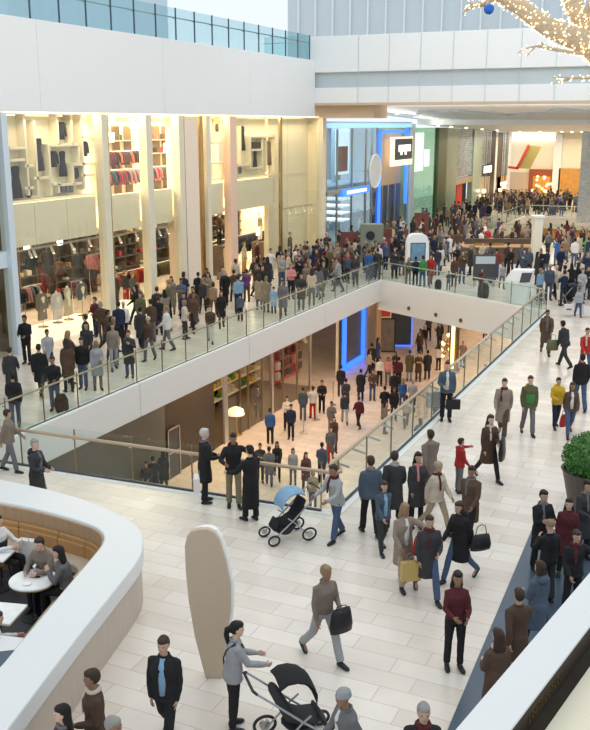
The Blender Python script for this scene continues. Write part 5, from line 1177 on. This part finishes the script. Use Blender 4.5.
near(583, 353, 0, 'step1', 'down', 'jacket', 'black', 'denim', 'short', 'black', 'person in black jacket and denim trousers seen from behind near right edge', 1.80)
near(548, 308, 170, 'walk1', 'swing2', 'coat', 'brown', 'brown', 'short', 'brown', 'person in long brown coat beside the far corner of right balustrade', 1.76)
near(567, 319, 30, 'walk2', 'down', 'jacket', 'charcoal', 'charcoal', 'short', 'black', 'person in charcoal jacket bending forward with an olive bag', 1.75, lean=14)
q = people[-1]; handbag(q['o'].location+V((-.42, -.1, .6)), A(0), 'olive', 'olive shoulder bag next to bending person in charcoal jacket', .42, .38, strap=.2)
near(588, 326, 180, 'walk1', 'swing1', 'jacket', 'red', 'denim', 'short', 'brown', 'person in red jacket at the right edge above the black jacket', 1.72)
# --- seated / gathered group by the planter on the slate floor
for hx, hy, f, legs, arms, coat, cc, tc, hk, hc, hh, lab in (
  (544, 490, 200, 'stand', 'fold', 'coat', 'black', 'black', 'short', 'black', 1.66, 'person in black coat, farthest of the dark group left of the planter'),
  (566, 497, 160, 'stand', 'down', 'coat', 'maroon', 'black', 'long', 'black', 1.62, 'person in dark maroon coat beside the planter pot'),
  (551, 520, 20, 'stand', 'phone', 'jacket', 'black', 'charcoal', 'hat', 'tan', 1.60, 'person in black jacket and tan hat in the group by the planter'),
  (577, 530, 190, 'stand', 'reach', 'jacket', 'black', 'black', 'short', 'brown', 1.62, 'person in black jacket closest to the white coping by the planter'),
  (541, 560, 30, 'step1', 'carry', 'coat', 'slate', 'black', 'bob', 'brown', 1.64, 'person in slate coat near front of the dark group on slate floor'),
  (520, 585, 10, 'walk1', 'swing1', 'coat', 'brown', 'black', 'short', 'brown', 1.66, 'person in brown coat on slate floor next to the white coping'),
  (499, 625, 20, 'walk2', 'carry', 'coat', 'brown', 'charcoal', 'long', 'brown', 1.64, 'person in brown coat, nearest the viewer on the slate floor'),
  (588, 480, 200, 'stand', 'hold', 'coat', 'charcoal', 'black', 'short', 'black', 1.68, 'person in charcoal coat standing behind the planter')):
    near(hx, hy, f, legs, arms, coat, cc, tc, hk, hc, lab, hh, female=hk in ('long', 'bob'))
# --- cafe
def sitter(px, py, f, arms, coat, cc, tc, hk, hc, label, zz=-.02, **kw):
    near(px, py, f, 'sit', arms, coat, cc, tc, hk, hc, label, 1.72, z=zz-.42 if False else 0, **kw); 
def seated(px, py, f, arms, coat, cc, tc, hk, hc, label, hd=1.22, female=False, **kw):
    p = P(px, py, hd+.03); md_h = 1.72
    add_person(p, A(f), 'sit', arms, coat, cc, tc, hk, hc, md_h, hi=True, label=label, z=.03, female=female, **kw); return people[-1]
seated(45, 540, 160, 'rest', 'coat', 'taupe', 'black', 'short', 'brown', 'person in taupe coat bent over the far side of the round marble table', lean=14)
seated(66, 553, 95, 'phone', 'jacket', 'grey', 'black', 'long', 'black', 'person with long dark hair and grey top at the round marble table', female=True, lean=10)
seated(-3, 522, 250, 'rest', 'shirt', 'white', 'black', 'short', 'brown', 'person in white sleeves and black vest at the left edge of the booth', extra=[('panel', 'black')])
seated(-14, 622, 300, 'rest', 'coat', 'white', 'black', 'short', 'brown', 'person in white jacket seated at the near left of the booth', lean=12)
def stool(loc, label):
    t = empty('stool', loc, 0, label, 'stool'); MB().lathe([(.2, .40), (.21, .42), (.2, .45)]).build('seat', M['leather'], t)
    for a_ in range(4): MB().tube([(.13*math.cos(a_*1.57+.7), .13*math.sin(a_*1.57+.7), .41), (.19*math.cos(a_*1.57+.7), .19*math.sin(a_*1.57+.7), 0)], .014, n=6).build('leg', M['black'], t)
for p in people[-3:]:
    pass
for i, lab in ((-3, 'low stool under the long haired person at the round table'), (-2, 'low stool under the person in black vest'), (-1, 'low stool under the person in white jacket')):
    l = people[i]['o'].location; stool((l[0], l[1], .03), lab)
# ================================================================== LEFT WALKWAY, FAR EDGE AND LOWER FLOOR (each by its place)
ST = [('stand','down'),('contra','hold'),('step1','swing1'),('step2','swing2'),('walk1','swing1'),('walk2','swing2'),('stand','phone'),('contra','fold')]
rnd = random.Random(77)
def mid(hx, hy, cc, tc, hk='short', hc='black', f=None, coat='jacket', st=None, h=None, place='', z=0, label=None, hi=False):
    st = st or ST[rnd.randrange(len(ST))]
    if h is None: h = rnd.uniform(1.62, 1.82)
    f = rnd.choice((0, 20, 160, 180, 200, 90, 270, 330)) if f is None else f
    p = P(hx, hy, z+h); add_person(p, A(f), st[0], st[1], coat, cc, tc, hk, hc, h, hi=hi, z=z, place=place, label=label, female=(hk in ('long', 'bob', 'pony') and coat != 'shirt'))
WK = 'on the left walkway'
for t_ in (
 (24,315,'black','black','short','black',170,'jacket',('stand','hold'),1.80,'by the pale blue pillar'),
 (9,345,'charcoal','black','short','brown',0,'coat',None,None,'at left edge of left walkway'), (12,372,'black','denim','short','black',20,'jacket',None,None,'at left edge of left walkway'),
 (-2,398,'tan','brown','bob','fair',90,'coat',None,None,'at left edge of left walkway'), (22,402,'taupe','grey','short','brown',270,'jacket',None,None,'at left edge of left walkway'),
 (38,342,'black','charcoal','short','black',0,'coat',('walk1','swing1'),None,'near the lit window step'), (52,356,'black','denim','short','brown',180,'jacket',('stand','hold'),1.70,'behind the left balustrade'),
 (66,338,'brown','black','long','brown',30,'coat',None,None,'near the lit window step'), (81,337,'black','denim','short','black',175,'jacket',('contra','down'),1.74,'behind the left balustrade'),
 (94,340,'silver','grey','long','fair',200,'coat',('stand','carry'),1.66,'behind the left balustrade'), (85,314,'charcoal','brown','short','brown',90,'jacket',None,None,'by the first cream pillar'),
 (107,308,'brown','charcoal','short','black',270,'jacket',('walk1','swing1'),None,'by the first cream pillar'), (112,322,'taupe','silver','bob','brown',200,'jacket',None,None,'behind the left balustrade'),
 (128,330,'charcoal','denim','short','brown',180,'coat',None,None,'behind the left balustrade'), (123,300,'white','black','hat','cream',200,'jacket',None,None,'before the second window'),
 (140,305,'charcoal','black','short','black',0,'coat',None,None,'before the second window'), (148,316,'brown','grey','hat','cream',160,'jacket',None,None,'behind the left balustrade'),
 (158,296,'black','charcoal','short','brown',20,'jacket',None,None,'before the second window'), (171,276,'taupe','grey','long','brown',180,'long',('stand','down'),1.74,'before the third window'),
 (181,278,'slate','denim','short','black',170,'jacket',('stand','fold'),1.72,'before the third window'), (166,305,'white','grey','short','fair',90,'jacket',None,None,'behind the left balustrade'),
 (184,300,'cream','charcoal','bob','fair',270,'jacket',None,1.6,'behind the left balustrade'), (198,272,'black','black','short','black',0,'coat',None,None,'before the broad white column'),
 (206,268,'black','black','short','black',160,'jacket',('stand','phone'),None,'before the broad white column'), (193,290,'brown','black','long','brown',200,'coat',('walk2','swing2'),None,'behind the left balustrade'),
 (210,304,'brown','white','short','brown',180,'jacket',('walk1','swing2'),1.55,'behind the left balustrade'), (221,290,'black','brown','long','brown',190,'coat',None,1.62,'behind the left balustrade'),
 (238,275,'skyblue','navy','short','black',5,'shirt',('stand','down'),1.80,'behind the left balustrade'), (240,293,'slate','black','short','black',0,'jacket',('stand','down'),1.25,'behind the left balustrade'),
 (259,274,'beige','grey','long','brown',10,'coat',('stand','down'),1.68,'beside the pale blue child'), (266,276,'khaki','brown','bob','fair',350,'coat',('contra','down'),1.68,'beside the pale blue child'),
 (270,286,'skyblue','charcoal','hat','black',0,'coat',('stand','down'),1.25,'behind the left balustrade'), (286,278,'grey','charcoal','short','brown',180,'coat',None,None,'behind the left balustrade'),
 (291,263,'pink','black','short','fair',200,'shirt',('stand','fold'),1.80,'before the blank cream bay'), (303,273,'charcoal','grey','short','black',180,'coat',None,None,'behind the left balustrade'),
 (313,268,'cream','grey','long','brown',0,'jacket',None,None,'behind the left balustrade')):
    mid(*t_[:10], place=t_[10])
# far edge walkway, in front of and behind the far balustrade
for t_ in ((345,247,'charcoal','black','short','black',180,'coat',None,None),(355,250,'brown','denim','short','brown',0,'jacket',None,None),(369,250,'blue','denim','short','brown',0,'jacket',('stand','down'),1.7),(379,243,'white','grey','short','black',200,'shirt',None,1.8),
  (387,249,'charcoal','denim','short','black',0,'jacket',('contra','hold'),1.8),(395,247,'charcoal','black','short','brown',180,'coat',None,None),(403,258,'olive','khaki','long','fair',180,'jacket',('stand','hold'),1.45),(412,257,'navy','black','short','black',0,'jacket',('stand','down'),1.55),
  (420,255,'green','denim','short','brown',20,'jacket',('contra','down'),1.66),(431,254,'red','grey','short','brown',180,'coat',None,None),(449,271,'slate','denim','short','brown',10,'jacket',None,1.0),(463,250,'brown','denim','short','brown',180,'jacket',('stand','phone'),1.82),
  (482,268,'maroon','black','short','black',200,'jacket',None,1.4),(497,248,'red','denim','short','brown',0,'shirt',('stand','down'),1.72),(503,262,'silver','grey','bob','fair',180,'jacket',None,1.4),(438,247,'charcoal','denim','short','brown',0,'jacket',None,None),(455,256,'brown','charcoal','long','brown',160,'coat',None,None)):
    mid(*t_, place='behind the far balustrade')
for t_ in ((529,263,'charcoal','navy','short','black',0,'jacket',('stand','hold'),1.76),(541,268,'skyblue','grey','long','fair',20,'jacket',None,1.6),(549,264,'slate','denim','short','grey',180,'jacket',('stand','down'),1.78),(557,264,'cream','black','hat','white',190,'coat',None,1.7),(565,270,'navy','charcoal','short','brown',30,'jacket',None,1.72),
  (572,263,'black','black','long','black',0,'jacket',('stand','push'),1.7),(583,268,'silver','denim','long','brown',180,'coat',None,1.7),(588,262,'brown','charcoal','short','black',0,'coat',None,1.75),(580,287,'silver','denim','short','brown',180,'jacket',('step1','down'),1.35)):
    mid(*t_, place='right of the angled white kiosk')
q = people[-1]['o'].location
paper_bag(q+V((-.42, -.1, .1)), A(0), .4, .16, .45, COL['white'], 'white carrier bag with red print left of the pale haired child', logo=COL['red']); paper_bag(q+V((.38, 0, .1)), A(0), .34, .16, .42, COL['white'], 'white carrier bag held on the right by the child')
stroller(P(569, 306), A(15), 'black', 'charcoal', 'small dark pushchair in the crowd right of the angled kiosk')
backpack(P(438, 289), A(10), 'black', 'black bag on the floor behind the far balustrade, left of two', 1.2); backpack(P(483, 298), A(0), 'charcoal', 'round dark rucksack on the floor behind the far balustrade, right of two', 1.8)
backpack(P(62, 412), A(0), 'black', 'black rucksack standing by the left balustrade posts', 1.35)
l = people[0]['o'].location
# --- lower floor
for t_ in ((270,408,'blue','black','short','brown',0,'jacket',('stand','down'),1.76),(287,396,'white','black','short','brown',180,'shirt',None,1.75),(291,404,'navy','black','short','black',170,'jacket',('contra','down'),1.76),(303,387,'slate','denim','short','brown',0,'jacket',None,1.75),(313,386,'white','red','short','brown',20,'jacket',None,1.72),(322,380,'black','black','short','black',180,'jacket',None,1.76),
  (341,365,'black','charcoal','short','black',0,'jacket',('stand','down'),1.8),(346,378,'charcoal','denim','short','black',0,'coat',None,1.75),(334,415,'brown','maroon','long','brown',180,'coat',('walk1','swing1'),1.7),(345,390,'charcoal','silver','short','brown',0,'jacket',None,1.75),(359,395,'maroon','black','short','brown',20,'jacket',('walk2','swing2'),1.7),(361,369,'black','black','short','black',0,'coat',('stand','down'),1.8),
  (373,369,'brown','denim','short','brown',180,'jacket',('stand','hold'),1.76),(372,343,'charcoal','black','short','black',0,'long',('stand','down'),1.9),(380,357,'white','black','short','black',180,'shirt',('stand','down'),1.7),(388,357,'pink','grey','long','brown',180,'jacket',None,1.68),(399,357,'maroon','black','short','black',0,'jacket',None,1.76),(410,350,'olive','silver','short','brown',0,'coat',('stand','down'),1.85),
  (419,352,'brown','brown','short','brown',180,'coat',None,1.75),(385,386,'black','grey','short','black',0,'jacket',('stand','hold'),1.76),(394,387,'black','charcoal','short','brown',180,'jacket',('stand','down'),1.76),(403,378,'blue','denim','long','fair',0,'jacket',('stand','down'),1.74),(413,380,'silver','black','short','grey',0,'jacket',('stand','hold'),1.76),(331,425,'grey','red','short','brown',180,'coat',None,1.7),
  (258,386,'charcoal','black','long','black',180,'coat',None,1.74),(395,370,'black','black','short','black',0,'coat',None,1.8),(428,350,'charcoal','charcoal','short','black',0,'coat',None,1.78)):
    mid(*t_, place='on the lower floor', z=-6.2)
for t_ in ((260,443,'charcoal','black','short','brown',180,'jacket',None,1.72),(269,446,'grey','denim','short','brown',0,'coat',None,1.72),(277,440,'black','black','long','black',180,'jacket',('walk1','swing1'),1.72),(293,448,'silver','grey','bob','brown',180,'jacket',None,1.6),(306,452,'maroon','charcoal','long','brown',200,'coat',None,1.7),(322,442,'slate','black','short','black',0,'jacket',None,1.74),(313,470,'beige','denim','bob','fair',180,'jacket',None,1.66),
  (128,452,'black','black','short','black',0,'coat',None,1.74),(137,455,'charcoal','black','short','black',180,'jacket',None,1.7),(144,447,'black','charcoal','long','black',0,'coat',None,1.76)):
    mid(*t_, place='on the lower floor beyond the near balustrade', z=-6.2)
# --- dense crowds, scattered but each one placed on its own spot
taken = [(p['o'].location.x, p['o'].location.y, p['o'].location.z) for p in people]
CW = [('black',9),('charcoal',6),('grey',3),('brown',8),('navy',3),('slate',2),('beige',1.4),('white',1.3),('red',.7),('maroon',2),('pink',.4),('denim',1),('silver',1.2),('taupe',3),('tan',1.5),('cream',1),('olive',1),('blue',.4),('green',.15),('purple',.5)]
TW = [('black',6),('charcoal',4),('denim',5),('grey',2),('brown',2),('navy',2),('taupe',1)]
def pick(w):
    t = sum(x[1] for x in w)*rnd.random()
    for k, v in w:
        t -= v
        if t <= 0: return k
    return w[0][0]
obst = [(P(416,279).xy, 1.1), (P(521,311).xy, 1.3), (P(534.5,272).xy, .7), (P(484,286).xy, 1.1), (P(497,262).xy, 2.9), (P(371,262).xy, 1.4), (P(349,262).xy, 1.), (P(383,258).xy, 1.), (P(421,238).xy, 1.), (P(385,352,-6.2).xy, 1), (P(453,372,-6.2).xy, .9), (P(379,352,-6.2).xy, 1.1), (P(397,346,-6.2).xy, 1.3), (P(569,306).xy, .9)]
def scatter(n, xr, yr, place, z=0, md_=.58, test=None, vis=None, light=1):
    k = 0; tries = 0
    while k < n and tries < n*60:
        tries += 1; x, y = rnd.uniform(*xr), rnd.uniform(*yr)
        if test and not test(x, y): continue
        px, py, dd = proj((x, y, z+1.6))
        if not (-4 < px < 594): continue
        if vis and not vis(px, py): continue
        if any(abs(x-a)+abs(y-b) < 3 and (x-a)**2+(y-b)**2 < md_**2 and abs(z-c) < 1 for a, b, c in taken): continue
        if any((x-o_[0])**2+(y-o_[1])**2 < r_*r_ for o_, r_ in obst if (z < -1) == (o_[0] > -99 and z < -1)): continue
        taken.append((x, y, z)); k += 1
        hk = rnd.choices(['short', 'long', 'bob', 'hat'], [6, 3, 1.5, .6])[0]; h = rnd.uniform(1.58, 1.84)
        st = ST[rnd.randrange(len(ST))]; cc = pick(CW)
        add_person((x, y, 0), A(rnd.choice((0, 25, 150, 180, 205, 90, 270, 335))), st[0], st[1], rnd.choice(('jacket', 'jacket', 'coat')), cc, pick(TW), hk, rnd.choice(('black', 'black', 'brown', 'brown', 'fair', 'grey') if hk != 'hat' else ('black', 'grey', 'white')), h, z=z, place=place, female=hk in ('long', 'bob'))
scatter(12, (-23.2, -18.3), (24, 34), 'on the left walkway before the first two windows', md_=.8, test=lambda x, y: x < -19.3)
scatter(40, (-23.3, -18.2), (33, 47), 'before the windows by the salmon pillar', test=lambda x, y: x < -20.4 or y > 41)
scatter(62, (-23.3, -17.95), (46, 58), 'in the crowd by the blank cream bay', md_=.52)
scatter(26, (-17.9, -8.5), (50, 58), 'in the crowd past the far balustrade', md_=.7, test=lambda x, y: y > 50.4)
scatter(26, (-7.2, -2), (46, 60), 'in the crowd right of the white kiosk', md_=.7)
scatter(22, (-19.5, -9.5), (50, 64), 'in the lower floor crowd under the far walkway', z=-6.2, md_=.6)
scatter(5, (-18.5, -10), (36, 46), 'on the open lower floor', z=-6.2, md_=1.2, vis=lambda px, py: px > 330)
# the dense distant crowd beyond: hundreds of figures, one object
_lo = {}
def lowpoly(st, coat, female, hk):
    coat = 'coat' if female else 'jacket'; hk = 'long' if female else 'short'; key = (st, coat, female, hk)
    if key not in _lo:
        md = person_meshes(('lo',)+key, st[0], st[1], coat, female)
        parts = [(md['body'], 'skin'), (md['coat'], 'coat'), (md['trousers'], 'trousers'), (md['hairf'](hk), 'hair'), (md['shoe0'], 'shoe'), (md['shoe1'], 'shoe')]
        res = []
        for me, k in parts:
            o = bpy.data.objects.new('tmp', me); C.objects.link(o); d_ = o.modifiers.new('d', 'DECIMATE'); d_.ratio = .10 if k in ('skin',) else .08 if k in ('coat', 'trousers') else .3
            e_ = bpy.data.meshes.new_from_object(o.evaluated_get(bpy.context.evaluated_depsgraph_get())); bpy.data.objects.remove(o)
            res.append(([v.co.copy() for v in e_.vertices], [tuple(p.vertices) for p in e_.polygons], k))
        _lo[key] = res
    return _lo[key]
def crowd(name, label, zones, seed):
    rnd = random.Random(seed); vs, fs, mi = [], [], []; mats = []; idx = {}
    def slot(key, col):
        if key not in idx: idx[key] = len(mats); mats.append(mat('crowd_'+key, col, .85, var=.25, scale=9))
        return idx[key]
    pts = []
    for n, xr, yr, md_, z in zones:
        k = 0; tries = 0
        while k < n and tries < n*80:
            tries += 1; x, y = rnd.uniform(*xr), rnd.uniform(*yr); px = proj((x, y, 1.6))[0]
            if not (-4 < px < 600): continue
            if any(abs(x-a)+abs(y-b) < 2 and (x-a)**2+(y-b)**2 < md_**2 for a, b in pts): continue
            if any((x-a)**2+(y-b)**2 < md_**2 for a, b, c in taken if abs(c-z) < 1): continue
            if z > -1 and any((x-o_[0])**2+(y-o_[1])**2 < r_*r_ for o_, r_ in obst): continue
            if z > -1 and -18.5 < x < -7.6 and 71.4 < y < 90.6: continue
            pts.append((x, y)); k += 1
            st = ST[(0, 3, 4, 6, 7)[rnd.randrange(5)]]; fem = rnd.random() < .45; hk = rnd.choice(('long', 'bob')) if fem else 'short'
            parts = lowpoly(st, rnd.choice(('jacket', 'coat')), fem, hk); s = rnd.uniform(.9, 1.05); a = A(rnd.uniform(0, 360)); ca, sa = math.cos(a)*s, math.sin(a)*s
            globals()['rnd'], keep = rnd, globals()['rnd']; cc, tc = pick(CW), pick(TW); globals()['rnd'] = keep; hc = rnd.choice(('black', 'brown', 'fair'))
            for pv, pf, kd in parts:
                m_ = slot('skin', SK[0]) if kd == 'skin' else slot(cc, COL[cc]) if kd == 'coat' else slot(tc, COL[tc]) if kd == 'trousers' else slot('hair_'+hc, HAIR[hc]) if kd == 'hair' else slot('black', COL['black'])
                b0 = len(vs); vs += [(x+ca*v.x-sa*v.y, y+sa*v.x+ca*v.y, z+v.z*s) for v in pv]; fs += [tuple(i_+b0 for i_ in f_) for f_ in pf]; mi += [m_]*len(pf)
    me = bpy.data.meshes.new(name); me.from_pydata(vs, [], fs)
    for m_ in mats: me.materials.append(m_)
    me.polygons.foreach_set('material_index', mi); me.polygons.foreach_set('use_smooth', [True]*len(mi)); me.update()
    o = bpy.data.objects.new(name, me); C.objects.link(o); tag(o, label, 'crowd', kind='stuff'); print('crowd', len(pts), len(vs)); return o
crowd('distant_crowd', 'dense distant crowd filling the hall from the blue glass shop to the far end', [
 (95, (-23.3, -8.5), (58.2, 71), .55, 0), (60, (-8.4, -1), (60.2, 90), .6, 0), (30, (-23.3, -18.6), (71, 90), .6, 0), (120, (-23.3, -12), (91, 104), .5, 0), (26, (-18, -9), (64.2, 74), .6, -6.2)], 5)
# mannequins (plain figures on stands)
def mannequin(px, py, X, cc, tc, label, h=1.78, arms='down', base=.3):
    p = W(px, py, X); z = p.z-h
    add_person((X, p.y, 0), R(-90), 'stand', arms, 'shirt', cc, tc, 'short', 'fair', h, z=z, label=label, skin=(.62,.5,.35), name='mannequin', cat='mannequin')
    MB().lathe([(.24, -.02), (.24, .0)], n=16).build('mannequin_stand', M['steel'], people[-1]['o'])
    if z > .05:
        o = MB().box((-.4, -.4, 0), (.4, .4, z-.03)).build('display_plinth', M['brownwall'], None, (X, p.y, 0)); tag(o, 'dark plinth carrying the '+label.split(' in the')[0], 'plinth')
for t_ in ((115,272,-25.3,'charcoal','charcoal','mannequin in dark clothes at left of second window'),(125,270,-25.3,'charcoal','red','mannequin with red skirt in the second window'),(132,272,-25.6,'grey','black','mannequin in grey at right of second window'),
  (219,213,-26.5,'brown','black','high mannequin in brown left of the salmon pillar'),(260,212,-26.5,'taupe','white','high lit mannequin right of the salmon pillar'),(226,242,-25.4,'cream','cream','pale mannequin left of salmon pillar'),
  (244,242,-25.2,'cream','gold','golden mannequin just right of the salmon pillar'),(257,240,-25.2,'maroon','black','mannequin with maroon top right of salmon pillar'),(268,238,-25.3,'black','charcoal','black mannequin in the bay before gold post'),(277,236,-25.3,'cream','cream','pale mannequin nearest the gold post'),(290,232,-24.5,'olive','brown','mannequin in olive before the blank cream bay')):
    mannequin(*t_)
# ------------------------------------------------------------------ labels for the crowd
ORD = ['leftmost', 'second from left', 'third from left', 'fourth from left', 'fifth from left', 'sixth from left', 'seventh from left', 'eighth from left', 'ninth from left', 'tenth from left', 'eleventh from left', 'twelfth from left']
CN = dict(denim='blue', slate='blue-grey', silver='pale grey', charcoal='dark grey', taupe='grey-brown')
cn_ = lambda c: CN.get(c, c)
SHORT = {'on the left walkway before the first two windows': 'before the first two shop windows', 'in the lower floor crowd under the far walkway': 'on lower floor under far walkway', 'before the windows by the salmon pillar': 'by the salmon pillar', 'in the crowd by the blank cream bay': 'by the blank cream bay',
  'in the crowd past the far balustrade': 'past the far balustrade', 'in the crowd right of the white kiosk': 'right of the white kiosk', 'on the lower floor beyond the near balustrade': 'on lower floor beyond near balustrade'}
rest = []
for p in people:
    if p['label']:
        p['o']['label'] = p['label']
        if p['o']['category'] == 'person': p['o']['group'] = 'people on the near floor'
    else: rest.append(p)
def parts_of(p):
    who = 'child' if p['kid'] else 'person'; pl = SHORT.get(p['place'], p['place'])
    hat = ', %s hat' % cn_(p['hcol']) if p['hk'] in ('hat', 'cap') else ', %s %s hair' % ('long' if p['hk'] in ('long', 'pony') else 'bobbed' if p['hk'] == 'bob' else 'short', p['hcol'])
    tr = ', %s trousers' % ('blue denim' if p['tc'] == 'denim' else cn_(p['tc']))
    b = '%s in %s %s' % (who, cn_(p['cc']), p['cn'])
    return [b+' '+pl, b+tr+' '+pl, b+tr+hat+' '+pl, b+hat+' '+pl]
level = {id(p): 0 for p in rest}
for lv in (0, 1, 2):
    d_ = {}
    for p in rest: d_.setdefault(parts_of(p)[level[id(p)]], []).append(p)
    for k_, q in d_.items():
        if len(q) > 1 and lv < 2:
            for p in q: level[id(p)] = lv+1
d_ = {}
for p in rest: d_.setdefault(parts_of(p)[level[id(p)]], []).append(p)
for k_, q in d_.items():
    q.sort(key=lambda p: proj(p['o'].location)[0])
    for i, p in enumerate(q):
        l_ = k_ if len(q) == 1 else k_+', '+ORD[i]
        if len(l_.split()) > 16: l_ = parts_of(p)[1]+', '+ORD[i]
        p['o']['label'] = ' '.join(l_.split()[:16]); p['o']['group'] = 'people '+p['place']
seen = {}
for o in bpy.data.objects:
    if o.get('category') in ('person', 'mannequin'):
        l_ = o['label']; seen[l_] = seen.get(l_, 0)+1
        if seen[l_] > 1: print('DUP', l_)
